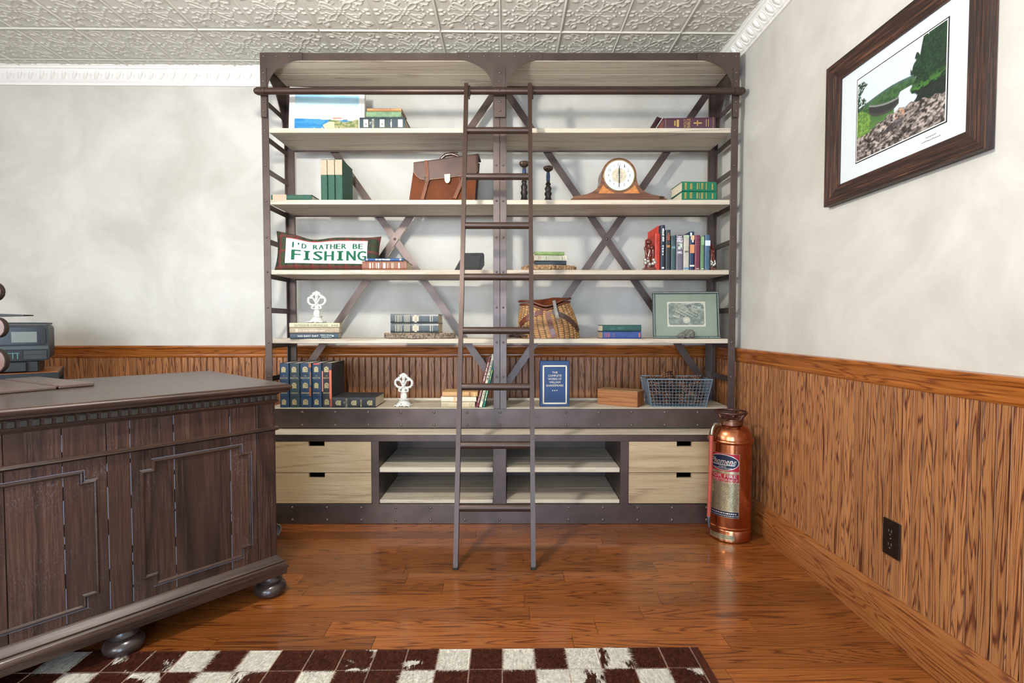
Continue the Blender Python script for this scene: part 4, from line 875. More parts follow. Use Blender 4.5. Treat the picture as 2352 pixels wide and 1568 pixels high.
for s_ in (-1, 1):
    pts = [cp(36, 425)]+[cp(30, 431), cp(22, 437), cp(12, 442), cp(8, 444)]+[cp(47, 444)]; z0 = cp(0, 444)[1]
    part(ck, 'inlay', MB().prism([(s_*x, z) for x, z in pts], -.001, .001, 'y'), inl)
part(ck, 'knob', MB().box(92*k_, 102*k_, -.005, .01, .008, .018, .003), M('2a1a12', .4, name='clock_knob'))

# ---- fishing cushion
YQ = YU+.03
cu = bthing('throw_pillow', 'plaid throw pillow with white panel and green fishing lettering', 'pillow', (at(745, 610, YQ).x, YQ+.055, S[2]), R(7)); cu.rotation_euler.x = R(-12)
PWI, PHI = .545, .19
def pshape(u, v, side):
    x = (u-.5)*PWI; z = v*PHI
    ex = 1-abs(2*u-1)**6; ez = 1-abs(2*v-1)**4; th = .055*(max(ex, 0)**.6)*(max(ez, 0)**.6)
    z += (.03*(max(0, .45-u)/.45)**1.5 - .02*math.exp(-((u-.36)/.14)**2) + .012*max(0, (u-.75)/.25)**2)*v**2
    x += -.012*math.sin(math.pi*v)*(2*u-1)*abs(2*u-1)**3; z += .006*math.sin(9*u)*v*(1-v)
    return (x, side*th, z)
m, nt, b = nmat('tartan'); v_ = coords(nt, False); sx_ = nd(nt, 'ShaderNodeSeparateXYZ'); nt.links.new(v_, sx_.inputs[0])
def stripe(out, fr, ph, lo): return mathn(nt, 'GREATER_THAN', mathn(nt, 'SINE', mathn(nt, 'MULTIPLY_ADD', out, fr)), lo)
s1 = stripe(sx_.outputs[0], 150, 0, .3); s2 = stripe(sx_.outputs[2], 150, 0, .3); s3 = stripe(sx_.outputs[0], 75, 1, .9); s4 = stripe(sx_.outputs[2], 75, 1, .9)
c = mixc(nt, mathn(nt, 'MULTIPLY', s1, .55), '34422c', '182423'); c = mixc(nt, mathn(nt, 'MULTIPLY', s2, .5), c, '4a3028'); c = mixc(nt, mathn(nt, 'MULTIPLY', s3, .45), c, '8a2c2c'); c = mixc(nt, mathn(nt, 'MULTIPLY', s4, .4), c, '8a3030')
nt.links.new(c, b.inputs['Base Color']); b.inputs['Roughness'].default_value = .9
mb = MB(); mb.surf(lambda u, v: pshape(u, v, -1), 44, 20); mb.surf(lambda u, v: pshape(u, v, 1), 44, 20); part(cu, 'cushion', mb, m, 80)
p0 = (.115, .885, .15, .80)
def pan(u, v, d=.0015): x, y_, z = pshape(p0[0]+u*(p0[1]-p0[0]), p0[2]+v*(p0[3]-p0[2]), -1); return (x, y_-d, z)
pn = part(cu, 'panel', MB().surf(lambda u, v: pan(u, v), 40, 14), M('d9dcd6', .85, bmp=.15, bscale=900, name='felt_white'), 80)
mb = MB()
part(pn, 'trim', MB().tube([pan(i/30, 1.02, .002) for i in range(31)], .002, 5), M('b03a38', .7, name='red_trim'))
gr = M('085a3c', .85, name='felt_green')
def letters(word, u0, u1, v0, v1, bold):
    n = len(word); adv = (u1-u0)/n
    for i, ch in enumerate(word):
        if ch == ' ': continue
        m_ = MB(); wf = .2 if ch in "I" else (.2 if ch == "'" else .78); uc = u0+(i+.5)*adv
        for dx in ((-bold, 0, bold) if True else (0,)): m_.text(ch, lambda u, v, dx=dx: pan(uc+(u-.5)*adv*wf+dx, (v0 if ch != "'" else v0+(v1-v0)*.6)+v*(v1-v0)*(1 if ch != "'" else .4), .0026+abs(dx)*.02), 3)
        if ch == 'I' and bold > .004 or ch in 'FHN' and bold > .004 and False:
            for vv in (v0, v1-(v1-v0)*.14): m_.surf(lambda u, v, vv=vv: pan(uc+(u-.5)*adv*.56, vv+v*(v1-v0)*.14, .003), 3, 1)
        part(pn, 'letter', m_, gr)
letters("I'D RATHER BE", .06, .95, .63, .86, .004); letters('FISHING', .07, 1.0, .12, .54, .007)

# ---- charred block
YX = YU+.03
cb = bthing('bark_block', 'charred black bark block standing behind the ladder on the third shelf', 'wood block', (at(1078, 610, YX).x, YX, S[2]), R(10)); mb = MB()
A = [(-.075, 0), (.06, 0), (.078, .03), (.08, .085), (.07, .092), (-.03, .088), (-.045, .06)]
def jit(p): return (p[0]+random.uniform(-.003, .003), p[1]+random.uniform(-.002, .003))
n_ = 7; rings = []; vs_ = []
for i in range(6):
    for p in A: q = jit(p); vs_.append((q[0]*(1-.03*i), i*.016, max(0, q[1]*(1-.02*i))))
fs = [tuple(range(n_)), tuple(range(5*n_+n_-1, 5*n_-1, -1))]+[(i*n_+k, i*n_+(k+1) % n_, (i+1)*n_+(k+1) % n_, (i+1)*n_+k) for i in range(5) for k in range(n_)]
mb.add(vs_, fs); part(cb, 'block', mb, M('2b2c2a', .75, var=.5, vscale=30, bmp=.9, bscale=80, name='charred'), 25)
part(cb, 'plaque_face', MB().prism([(-.05, .012), (.052, .014), (.062, .076), (-.03, .074)], -.003, .001, 'y'), M('343634', .8, var=.3, vscale=90, bmp=1, bscale=300, name='charred_face'))

# ---- wood slices
def slice_(name, label, px0, px1, Y, i, h, seed):
    w = (px1-px0)/F*Y; o = bthing(name, label, 'wood slice', (at((px0+px1)/2, 610, Y).x, Y+.085, S[i])); rs = random.Random(seed); N = 120
    rad = [1+.05*math.sin(3*2*math.pi*k/N+seed)+.03*math.sin(7*2*math.pi*k/N)+rs.uniform(-.022, .022)+(.02 if (k//3) % 2 else 0) for k in range(N)]
    f = lambda r, z: [(w/2*r*rad[k]*math.cos(2*math.pi*k/N), .088*r*rad[k]*math.sin(2*math.pi*k/N), z) for k in range(N)]
    mb = MB(); vs_ = f(.94, 0)+f(1, h*.15)+f(.985, h*.5)+f(1, h*.85)+f(.97, h)
    mb.add(vs_, [(i_*N+k, i_*N+(k+1) % N, (i_+1)*N+(k+1) % N, (i_+1)*N+k) for i_ in range(4) for k in range(N)]+[tuple(range(N-1, -1, -1))])
    part(o, 'bark', mb, M('7a6c5c' if seed == 1 else '8f7252', .9, var=.85, vscale=95, bmp=1, bscale=160, name='bark_%d' % seed))
    mb = MB(); mb.add(f(.965, h)+f(.965, h+.0008), [tuple(range(N)), tuple(range(2*N-1, N-1, -1))]+[(k, (k+1) % N, N+(k+1) % N, N+k) for k in range(N)]); part(o, 'cut_face', mb, M('c8a678', .7, var=.2, vscale=30, name='cut_wood'))
slice_('wood_slice', 'bark-edged wood slice under the two black books', 871, 1035, YU-.0+.004, 3, .029, 1)
slice_('wood_slice', 'bark-edged wood slice under the stack of cream and green books', 1198, 1325, YU+.006, 2, .026, 2)

# ---- ornaments
wht, nt, b = nmat('chipped_white'); v_ = coords(nt); nt.links.new(ramp(nt, noise(nt, v_, 70, 3, .6), [(.30, '4a3c30'), (.34, '8f887c'), (.37, 'cfcfc6'), (1, 'd6d6ce')]), b.inputs['Base Color']); b.inputs['Roughness'].default_value = .6; bump(nt, b, noise(nt, v_, 120, 3), .4); chip = M('4a3a2c', .8, name='rust_chip')
def ornament(label, px, Y, z, hgt, rz):
    o = bthing('iron_finial', label, 'ornament', (at(px, 800, Y).x, Y+.04, z), rz, group='white cast iron finials'); f = hgt/.175
    mb = MB(); mb.box(-.043, .043, -.035, .035, 0, .008, .0015); mb.add([], []); mb.lathe([(.04, .008), (.033, .016), (.026, .024), (.025, .03), (.03, .033), (.03, .038), (.02, .041)], 20)
    mb.v = [(x*f, y_*f, z_*f) for x, y_, z_ in mb.v]; part(o, 'base', mb, wht, 30)
    mb = MB(); mb.lathe([(.017, .04), (.019, .052), (.017, .064), (.013, .07), (.018, .075), (.012, .082), (.010, .1), (.011, .12), (.008, .14), (.0105, .155), (.004, .165)], 14); mb.v = [(x*f, y_*f*.75, z_*f) for x, y_, z_ in mb.v]; part(o, 'stem', mb, wht, 40)
    for s_ in (-1, 1):
        mb = MB()
        P = [(.006, .1), (.022, .098), (.038, .104), (.047, .118), (.046, .134), (.034, .143), (.022, .15), (.012, .162), (0, .171)]
        mb.tube([(s_*x*f, 0, z_*f) for x, z_ in P], [.006*f]*4+[.0065*f]*3+[.008*f, .008*f], 8)
        mb.tube([(s_*x*f, -.004*f, z_*f) for x, z_ in ((.004, .11), (.012, .124), (.02, .138), (.027, .141), (.03, .134))], .0042*f, 7)
        mb.tube([(s_*x*f, -.003*f, z_*f) for x, z_ in ((.012, .1), (.017, .092), (.026, .09), (.027, .081), (.02, .078), (.017, .083))], .0048*f, 7)
        mb.tube([(s_*x*f, -.003*f, z_*f) for x, z_ in ((.01, .155), (.018, .16), (.022, .166))], .004*f, 6)
        for (x, z_) in ((.05, .112), (.052, .122), (.051, .131), (.046, .14), (.038, .147), (.03, .153), (.042, .103), (.034, .098)): mb.ball((s_*x*f, 0, z_*f), .0035*f, nu=7, nv=5)
        part(o, 'scroll', mb, wht, 60)
    mb = MB()
    for q in range(-2, 3): mb.ball((q*.0065*f, -.003*f, (.17-.003*abs(q))*f), .005*f, .005*f, .008*f, 8, 6)
    mb.ball((0, -.008*f, .13*f), .009*f, .005*f, .012*f, 10, 6); mb.ball((0, -.01*f, .108*f), .007*f, .004*f, .01*f, 10, 6); mb.ball((0, -.008*f, .148*f), .006*f, .004*f, .008*f, 10, 6)
    part(o, 'crest', mb, wht, 60)
    mb = MB(); rs = random.Random(px)
    for _ in range(14): a = rs.uniform(-.04, .04); mb.box((a-.004)*f, (a+.003)*f, -.0353*f, -.0348*f, .0005*f, rs.uniform(.002, .005)*f)
    for _ in range(9): t_ = rs.uniform(3.4, 6.0); mb.ball((.0302*f*math.cos(t_), .0302*f*math.sin(t_), rs.uniform(.034, .037)*f), .0016*f, nu=6, nv=4)
    part(o, 'worn_chips', mb, chip, kind='stuff')
ornament('white cast iron scroll finial standing on the three stacked books', 722, YU+.015, S[3]+.0826, at(722, 668, YU+.05).z-S[3]-.084, R(0))
ornament('white cast iron scroll finial standing by itself on the lowest open shelf', 923, YU+.03, S[4], at(923, 857, YU+.07).z-S[4], R(-10))

# ---- bookends
rdw = M('5a1f14', .2, var=.4, vscale=30, coat=.5, name='red_carved'); slv = M('b8b4a8', .25, .7, var=.2, vscale=40, name='silvered')
for px, w, yt, lb in ((1491, 26, 549, 'glossy red-brown figural bookend with silver knobs left of the book row'), (1635, 9, 561, 'glossy red-brown figural bookend at the right end of the book row')):
    Yk = YU+.03; h = at(px, yt, Yk).z-S[2]; o = bthing('bookend', lb, 'bookend', onshelf(px, Yk, 2, 610), group='pair of carved bookends'); g = 1 if w > 20 else .42
    part(o, 'base', MB().box(-.03*g, .03*g, -.022, .03, 0, .014, .003), rdw)
    mb = MB(); mb.tube([(0, 0, .012), (-.006*g, 0, h*.35), (.004*g, 0, h*.6), (-.004*g, 0, h*.82)], [.017*g, .014*g, .012*g, .009*g], 10)
    mb.ball((-.004*g, -.002, h*.9), .016*g, .013, .015, 10, 8); mb.ball((.012*g, -.004, h*.72), .013*g, .012, .013, 10, 8); mb.ball((-.02*g, 0, h*.7), .008*g, .009, .012, 10, 8); mb.tube([(-.02*g, 0, h*.68), (-.012*g, 0, h*.5), (-.018*g, -.005, h*.3)], .007*g, 8)
    mb.tube([(.018*g, -.004, h*.72), (.02*g, -.006, h*.5), (.012*g, -.01, h*.3)], .007*g, 8)
    for q in range(10): mb.ball((random.uniform(-.018, .018)*g, random.uniform(-.014, 0), random.uniform(.3, .95)*h), .006*g, .006, .007, 7, 5)
    part(o, 'figure', mb, rdw, 60)
    mb = MB()
    for (x, z) in ((-.022, .2), (.016, .18), (.0, .16), (.02, .3), (-.024, .3), (-.008, .26), (.026, .22)): mb.ball((x*g, -.012, z*h+.004), .0095*g, .009, .0105, 9, 7)
    part(o, 'silver_knobs', mb, slv, 60, kind='stuff')

# ---- creel
YCR = YU+.02
cr = bthing('fishing_creel', 'wicker fishing creel with brown leather straps beside the centre post', 'basket', (at(1266, 770, YCR).x, YCR+.085, S[3]+.002), R(-4))
k_ = YCR/F
def creel(u, v, off=0., rib=True):                    # u around, v up
    a = u*2*math.pi; zt = .185+.012*math.cos(a)*.6
    xb, yb = .155*math.cos(a), -.083*math.sin(a); dd_ = -.083 if math.sin(a) > 0 else .05
    xt, yt = -.028+.128*math.cos(a), (-.045 if math.sin(a) > 0 else -.045)*math.sin(a)
    sag = .035*math.exp(-((math.cos(a)-.1)/.5)**2)*(1 if math.sin(a) > 0 else 0)
    e = v**.9; bulge_ = math.sin(math.pi*min(1, v*1.1))*.012
    x = xb*(1-e)+xt*e; y_ = yb*(1-e)+yt*e; r = math.hypot(x, y_)+1e-6; q = off+bulge_+((.0045*abs(math.sin(a*15))**.7+.0009*math.sin(v*95+math.pi*(int(a*15/math.pi) % 2))) if rib else 0)
    return (x+q*x/r, y_+q*y_/r, v*(zt-sag))
def weave(u, v):
    a = u*2*math.pi*15; st = np.floor(a/math.pi); rib = abs(np.sin(a)); rows_w = np.sin(v*95+math.pi*(st % 2)); n = fbm(u, v, 40, 12); n2 = fbm(u, v, 7, 30)
    c = np.outer(np.ones(len(u)), [176., 128, 74])*(.72+.5*n[:, None]); c = c*(.45+.55*sm(.0, .45, rib))[:, None]*(.72+.28*sm(-.7, .2, rows_w))[:, None]
    return blend(c, sm(.55, .75, n2)*.35, (206, 172, 120))
me = print_mesh('body', 420, 70, lambda u, v: creel(u, v), weave, .6); me.polygons.foreach_set('use_smooth', [True]*len(me.polygons)); link('body', me, cr)
ll = M('5f2c16', .38, var=.3, vscale=25, coat=.3, name='creel_leather')
part(cr, 'rim_binding', MB().tube([creel(i/60, 1, .003, False) for i in range(60)], .0062, 8, True), ll, 60)
mb = MB(); mb.tube([(lambda p: (p[0]*1.04, p[1]*1.05, p[2]+.018+.012*math.exp(-((p[0]-.03)/.05)**2)*0))(creel(i/60, 1, .004, False)) for i in range(60)], .006, 8, True)
N = 60; ring = [creel(i/N, 1, .003, False) for i in range(N)]; lv = []
for s_ in (1., .66, .33): lv += [(p[0]*s_+(1-s_)*-.028, p[1]*s_, p[2]+.021+.004*(1-s_)) for p in ring]
mb.add(lv, [(j*N+k, j*N+(k+1) % N, (j+1)*N+(k+1) % N, (j+1)*N+k) for j in range(2) for k in range(N)]+[tuple(range(2*N, 3*N))])
part(cr, 'lid', mb, ll, 60)
def crstrap(path, w):                                 # path in (u,v); u .25 is the front centre
    mb = MB(); pts = [Vector(creel(u, v, .0055, False)) for u, v in path]; up = []
    for i, p in enumerate(pts):
        t = (pts[min(i+1, len(pts)-1)]-pts[max(i-1, 0)]).normalized(); c = Vector((p.x, p.y*2.5, 0)).normalized(); e = t.cross(c).normalized(); up += [p+e*w/2, p-e*w/2, p+e*w/2+c*.003, p-e*w/2+c*.003]
    n = len(pts); fs = []
    for i in range(n-1):
        a, b_ = i*4, i*4+4; fs += [(a+2, a+3, b_+3, b_+2), (a, b_, b_+1, a+1), (a, a+2, b_+2, b_), (a+1, b_+1, b_+3, a+3)]
    return mb.add(up, fs+[(0, 1, 3, 2), (n*4-4, n*4-2, n*4-1, n*4-3)])
L_ = lambda u0, v0, u1, v1, n=9: [(u0+(u1-u0)*i/n, v0+(v1-v0)*i/n) for i in range(n+1)]
part(cr, 'strap', crstrap(L_(.235, .93, .23, .02), .026), ll); part(cr, 'strap', crstrap(L_(.26, .9, .43, .38), .028), ll); part(cr, 'strap', crstrap(L_(.21, .9, .045, .2), .026), M('46291e', .4, var=.2, vscale=25, name='creel_leather_dark'))
mb = MB(); P = [(.018, -.03, .205), (.02, -.058, .198), (.026, -.068, .165), (.032, -.078, .135), (.042, -.09, .098)]
for p, q in zip(P[:-1], P[1:]): mb.bar(p, q, .016, .004, (0, .9, .4))
part(cr, 'closing_strap', mb, M('4a4844', .4, .2, name='closing_strap'))
mb = MB(); mb.tube([(-.14, -.02, .012), (-.17, -.03, .01), (-.2, -.02, .012), (-.215, 0, .01)], .008, 8); mb.tube([(-.15, .0, .015), (-.18, -.045, .018), (-.12, -.07, .012)], .005, 6); part(cr, 'shoulder_strap', mb, M('3a2018', .45, name='shoulder_strap'), 60)

# ---- framed group photograph and rock
YF = YU+.045
w_ = 150/F*YF; h_ = at(1580, 668, YF+.02).z-S[3]
fp_ = bthing('photo_frame', 'beaded silver frame with a pale green matted group photograph', 'picture frame', (at(1577, 770, YF).x, YF, S[3]+.0005), R(-5)); fp_.rotation_euler.x = R(-9)
sil = M('4f5a56', .35, .6, var=.3, vscale=120, name='silver_frame'); fw_ = .012
for (a, b_, c, d) in ((-w_/2, w_/2, 0, fw_), (-w_/2, w_/2, h_-fw_, h_), (-w_/2, -w_/2+fw_, fw_, h_-fw_), (w_/2-fw_, w_/2, fw_, h_-fw_)):
    fo = part(fp_, 'frame_side', MB().box(a, b_, -.004, .012, c, d, .002), sil); mb = MB(); horiz = b_-a > d-c; L0 = (b_-a) if horiz else (d-c); n_ = int(L0/.0062)
    for i in range(n_):
        t_ = (i+.5)/n_; p = (a+(b_-a)*t_, -.0045, (c+d)/2) if horiz else ((a+b_)/2, -.0045, c+(d-c)*t_); mb.ball(p, .0024, nu=6, nv=4)
    part(fo, 'beading', mb, M('d4dad4', .3, .6, name='bead_silver'), 60, kind='stuff')
    mb = MB(); iw = .0028
    if horiz: mb.box(a+.003, b_-.003, -.0052, -.003, (d-iw if c == 0 else c), (d if c == 0 else c+iw))
    else: mb.box((b_-iw if a < 0 else a), (b_ if a < 0 else a+iw), -.0052, -.003, c, d)
    part(fo, 'dark_edge', mb, M('28302e', .5, name='dark_edge'))
part(fp_, 'backing', MB().box(-w_/2+.004, w_/2-.004, .004, .014, .004, h_-.004), mt_black)
def group_photo(u, v):
    c = np.tile(np.array([148., 160, 140]), (len(u), 1)); n = fbm(u, v, 5, 41); c += (n[:, None]-.5)*10
    x, y_ = (u-.2)/.62, (v-.235)/.58; card = (x > 0)*(x < 1)*(y_ > 0)*(y_ < 1); c = blend(c, card*1., (226, 222, 200))
    ix, iy = (x-.045)/.91, (y_-.055)/.89; dx = np.maximum(abs(ix-.5)-.42, 0); dy = np.maximum(abs(iy-.5)-.40, 0); img = card*(np.hypot(dx, dy*.8) < .085)
    g = fbm(np.clip(x, 0, 1), np.clip(y_, 0, 1), 12, 77); base = np.outer(1-g, [92, 106, 98])+np.outer(g, [188, 192, 170]); c = np.where((img > 0)[:, None], base, c)
    top = img*sm(.6, .8, y_)*sm(.3, .6, x); c = blend(c, top*.6*(g > .45), (222, 222, 208))
    for i in range(26):
        xx = .2+.6*((i*37) % 26)/26; yy = .42+.22*((i*17) % 26)/26; d = np.hypot((x-xx)*1.4, y_-yy); c = blend(c, img*sm(.04, .02, d)*.7, (208, 204, 184)); c = blend(c, img*sm(.05, .02, np.hypot((x-xx)*1.4, y_-yy+.07))*.5, (90, 104, 100))
    d = np.hypot((x-.5)*1.4, y_-.26); c = blend(c, img*sm(.13, .12, d), (222, 218, 196)); c = blend(c, img*(abs(d-.085) < .012)*.6, (150, 150, 130))
    d = np.hypot((x-.24)*.8, (y_-.4)*1.6+(x-.24)*.6); c = blend(c, img*sm(.09, .06, d)*.7, (210, 208, 180)); return c
link('matted_print', print_mesh('matted_print', 150, 110, lambda u, v: (-w_/2+.011+u*(w_-.022), .0035, .011+v*(h_-.022)), group_photo, .25), fp_)
m, nt, b = nmat('frame_glass'); b.inputs['Base Color'].default_value = (1, 1, 1, 1); b.inputs['Roughness'].default_value = .03; b.inputs['Transmission Weight'].default_value = 1; b.inputs['IOR'].default_value = 1.3
FG = m; part(fp_, 'glass_pane', MB().box(-w_/2+.011, w_/2-.011, .001, .0022, .011, h_-.011), m)
rk = bthing('rock', 'grey knobbly rock lying in front of the silver photo frame', 'rock', onshelf(1579, YU+.02, 3, 770)); mb = MB()
def rock(p, c):
    d = p-c; r = d.length; n = math.sin(p.x*90+p.z*60)*math.sin(p.y*110+p.x*40)*.08+math.sin(p.z*210+p.x*170)*.04+random.uniform(-.03, .03); q = c+d*(1+n); return (q.x, q.y, max(q.z, .0005))
mb.ball((.01, 0, .024), .03, .024, .025, 22, 16, rock); mb.ball((-.03, -.004, .014), .018, .016, .016, 18, 12, rock); part(rk, 'stone', mb, M('66645b', .9, var=.6, vscale=90, bmp=1, bscale=200, name='rock_grey'), 60)

# ---- wooden box
wb = bthing('wooden_box', 'small worn orange-brown wooden box with finger joints beside the wire basket', 'box', (at(1427, 932, YU+.1).x, YU+.118, S[4]+.0005), R(-33)); wx, wy, wz = .112, .052, .083
bw = wood('box_wood', [(0, '522a12'), (.3, '75421f'), (.6, '8f582c'), (1, 'a86f3e')], 'x', across=18, along=2, k=10, fine=.6, rough=.6, tint=0)
mb = MB(); mb.box(-wx, wx, -wy, -wy+.006, 0, wz-.006, .0008); part(wb, 'side', mb, bw); mb = MB(); mb.box(-wx, wx, wy-.006, wy, 0, wz-.006, .0008); part(wb, 'side', mb, bw)
bw2 = wood('box_end', [(0, '47220e'), (.3, '673618'), (.6, '7f4a24'), (1, '935c30')], 'z', across=18, along=2, k=10, fine=.6, rough=.6, tint=0)
for s_ in (-1, 1): part(wb, 'end', MB().box(s_*wx-(.006 if s_ > 0 else 0), s_*wx+(0 if s_ > 0 else .006), -wy+.0062, wy-.0062, 0, wz-.006, .0008), bw2)
for i in range(7): part(wb, 'finger_joint', MB().box(wx-.0055, wx+.0006, -wy-.0006, -wy+.0058, .002+i*.0092, .006+i*.0092), bw2)
part(wb, 'lid', MB().box(-wx-.001, wx+.001, -wy-.001, wy+.001, wz-.0058, wz, .001), wood('box_lid', [(0, '5e3e24'), (.5, '8a6440'), (1, 'a58058')], 'x', across=18, along=2, k=10, fine=.6, rough=.65, tint=0))

# ---- wire basket with pine cones
YWB = YU+.02
wbx = bthing('wire_basket', 'blue-grey wire mesh basket holding pine cones on the lowest open shelf', 'basket', (at(1562, 930, YWB).x, YWB+.085, S[4]+.001), R(-3)); wm = M('7d909c', .4, .5, name='blue_wire')
BX0, BX1, BZ = .139, .166, .146
def bpnt(a, b_, t): s_ = t/BZ; return (a*(BX0+(BX1-BX0)*s_), b_*(.075+.018*s_), t)
rimp = [bpnt(a, b_, BZ) for a, b_ in ((-1, -1), (1, -1), (1, 1), (-1, 1))]; part(wbx, 'rim', MB().tube(rimp, .0034, 8, True), wm, 40)
mb = MB(); tb = lambda p, q, r=.0012: mb.tube([p, q], r, 5)
for i in range(1, 9):
    t = BZ*i/9; q = [bpnt(a, b_, t) for a, b_ in ((-1, -1), (1, -1), (1, 1), (-1, 1))]; [tb(q[k], q[(k+1) % 4]) for k in range(4)]
for i in range(19):
    a = -1+2*i/18; tb(bpnt(a, -1, 0), bpnt(a, -1, BZ)); tb(bpnt(a, 1, 0), bpnt(a, 1, BZ)); tb(bpnt(a, -1, 0), bpnt(a, 1, 0))
for i in range(11): b_ = -1+2*i/10; tb(bpnt(-1, b_, 0), bpnt(-1, b_, BZ)); tb(bpnt(1, b_, 0), bpnt(1, b_, BZ)); tb(bpnt(-1, b_, 0), bpnt(1, b_, 0))
part(wbx, 'wire_mesh', mb, wm, kind='stuff')
for a, b_ in ((-1, -1), (1, -1), (1, 1), (-1, 1)): part(wbx, 'corner_wire', MB().tube([bpnt(a, b_, 0), bpnt(a, b_, BZ)], .0024, 6), wm)
part(wbx, 'base_wire', MB().tube([bpnt(a, b_, .001) for a, b_ in ((-1, -1), (1, -1), (1, 1), (-1, 1))], .0024, 6, True), wm)
cone = MB(); H_ = .088
for i in range(96):                                   # spiral of scales
    t = i/96; a = i*2.39996; z = -H_/2+H_*t; r = .027*math.sin(math.pi*(.16+.8*(1-t)**.8 if t > .12 else .16+.8*(1-t)**.8))*(.35+1.1*min(1, (1-t)*1.6)) ; r = max(.005, min(.03, r)); out = Vector((math.cos(a), math.sin(a), 0)); tan = Vector((-math.sin(a), math.cos(a), 0)); up = Vector((0, 0, 1))
    c = up*z; tip = c+out*r+up*.006; w = .0085*(.5+.5*r/.03)
    p = [c+out*.002-up*.003, c+out*r*.8+tan*w-up*.001, tip+up*.0015, c+out*r*.8-tan*w-up*.001, c+out*r*.8+up*.005, tip-up*.004+out*.001]
    cone.add(p, [(0, 1, 4), (1, 2, 4), (2, 3, 4), (3, 0, 4), (0, 5, 1), (1, 5, 2), (2, 5, 3), (3, 5, 0)])
pm, nt, b = nmat('pine_cone'); tc = nd(nt, 'ShaderNodeTexCoord'); sp_ = nd(nt, 'ShaderNodeVectorMath', operation='MULTIPLY'); sp_.inputs[1].default_value = (1, 1, 0); nt.links.new(tc.outputs['Object'], sp_.inputs[0]); ln_ = nd(nt, 'ShaderNodeVectorMath', operation='LENGTH'); nt.links.new(sp_.outputs[0], ln_.inputs[0])
nt.links.new(ramp(nt, mathn(nt, 'MULTIPLY', ln_.outputs['Value'], 33), [(.3, '24140e'), (.75, '4d2f20'), (.95, '8c664e')]), b.inputs['Base Color']); b.inputs['Roughness'].default_value = .7
cme = cone.mesh('pine_cone', pm)
base = Vector(wbx.location); spots = []
lay = [(-.1, -.035, .035, 80, 10), (-.045, -.04, .034, 95, 40), (.015, -.038, .034, 85, 100), (.07, -.04, .035, 100, 160), (.112, -.02, .038, 80, 70), (-.09, .03, .036, 90, 20), (-.02, .035, .036, 80, 80), (.06, .035, .036, 95, 130), (-.1, -.03, .088, 85, 60), (-.04, -.036, .09, 100, 0), (.025, -.034, .088, 78, 110), (.085, -.03, .09, 96, 30), (-.06, .03, .09, 85, 140), (.03, .03, .09, 95, 70), (.1, .03, .09, 90, 10), (-.05, -.02, .138, 35, 20), (.05, .0, .122, 95, 40), (.11, .01, .124, 70, 100), (-.115, .02, .122, 95, 60), (.0, .04, .124, 95, 130)]
def cone_label(i):
    if i == 15: return 'pine cone sticking up highest above the rim of the wire basket'
    ly = lambda z: 'bottom' if z < .06 else ('middle' if z < .11 else 'top'); x, y_, z = lay[i][:3]
    same = sorted(q[0] for k, q in enumerate(lay) if k != 15 and ly(q[2]) == ly(z) and (q[1] < 0) == (y_ < 0)); n = len(same); j = same.index(x)
    pos = 'only one' if n == 1 else 'leftmost' if j == 0 else 'rightmost' if j == n-1 else ('second', 'third', 'fourth')[j-1]+' from left'
    return 'pine cone in wire basket, %s in %s row, %s layer' % (pos, 'front' if y_ < 0 else 'back', ly(z))
for i, (x, y_, z, ti, ro) in enumerate(lay):
    o = bpy.data.objects.new('pine_cone', cme); COL.objects.link(o); c, s_ = math.cos(PSI+R(-3)), math.sin(PSI+R(-3))
    o.location = base+Vector((c*x-s_*y_, s_*x+c*y_, z+.004)); o.rotation_euler = (R(ti), 0, R(ro))
    o['label'] = cone_label(i); o['category'] = 'pine cone'; o['group'] = 'pine cones in the wire basket'
    if i == 15: o.rotation_euler = (R(-25), R(38), 0); o.scale = (1.15,)*3

# ================================================================== DESK
AD = R(48); XD = Vector((math.cos(AD), math.sin(AD), 0)); YD = Vector((-math.sin(AD), math.cos(AD), 0)); D0 = Vector((-.835, 1.8516, 0))
dk = thing('writing_desk', 'dark distressed wood desk with dentil moulding and bun feet', 'desk', D0, (0, 0, AD))
DL, DD = 1.54, .715
dust = M('6f7684', .9, name='pale_dust')
part(dk, 'carcass', MB().box(-DL+.004, -.004, .012, DD, .1, .735), mt_desk_x)
part(dk, 'side_panel', MB().box(-.004, .004, .004, DD-.002, .1, .735, .001), mt_desk_v)
seams = [0, -.063, -.15, -.315, -.428, -.484, -.582, -.698, -.83, -.96, -1.04, -1.1, -1.22, -1.39, -1.476, -DL]
for i, (b_, a) in enumerate(zip(seams[:-1], seams[1:])):                    # front boards, frieze and lower run
    part(dk, 'front_board', MB().box(a+.0007, b_-.0007, .0, .0115, .61, .705, .0012), mt_desk_v)
    part(dk, 'front_board', MB().box(a+.0007, b_-.0007, .0, .0115, .13, .606, .0012), mt_desk_v)
    if i and i < len(seams)-2 and i % 2 == 0 or i in (3, 5):
        mb = MB(); rs = random.Random(i); z = .15
        while z < .7:
            L = rs.uniform(.02, .12)
            if not (.595 < z < .625): mb.box(b_-.0007, b_+.0007, .0008, .002, z, min(z+L, .7))
            z += L+rs.uniform(.004, .05)
        part(dk, 'seam_dust', mb, dust, kind='stuff')
def mould(profile, x0, x1, y0, depth_in=0.):
    """profile (out, z) swept round front and right side with a mitred corner"""
    mb = MB(); vs_ = []; n = len(profile)
    for o, z in profile: vs_.append((x0-0, y0-o, z))
    for o, z in profile: vs_.append((x1+o, y0-o, z))
    for o, z in profile: vs_.append((x1+o, DD+.0, z))
    fs = [(s*n+i, s*n+(i+1) % n, (s+1)*n+(i+1) % n, (s+1)*n+i) for s in range(2) for i in range(n)]
    return mb.add(vs_, fs+[tuple(range(n)), tuple(range(3*n-1, 2*n-1, -1))])
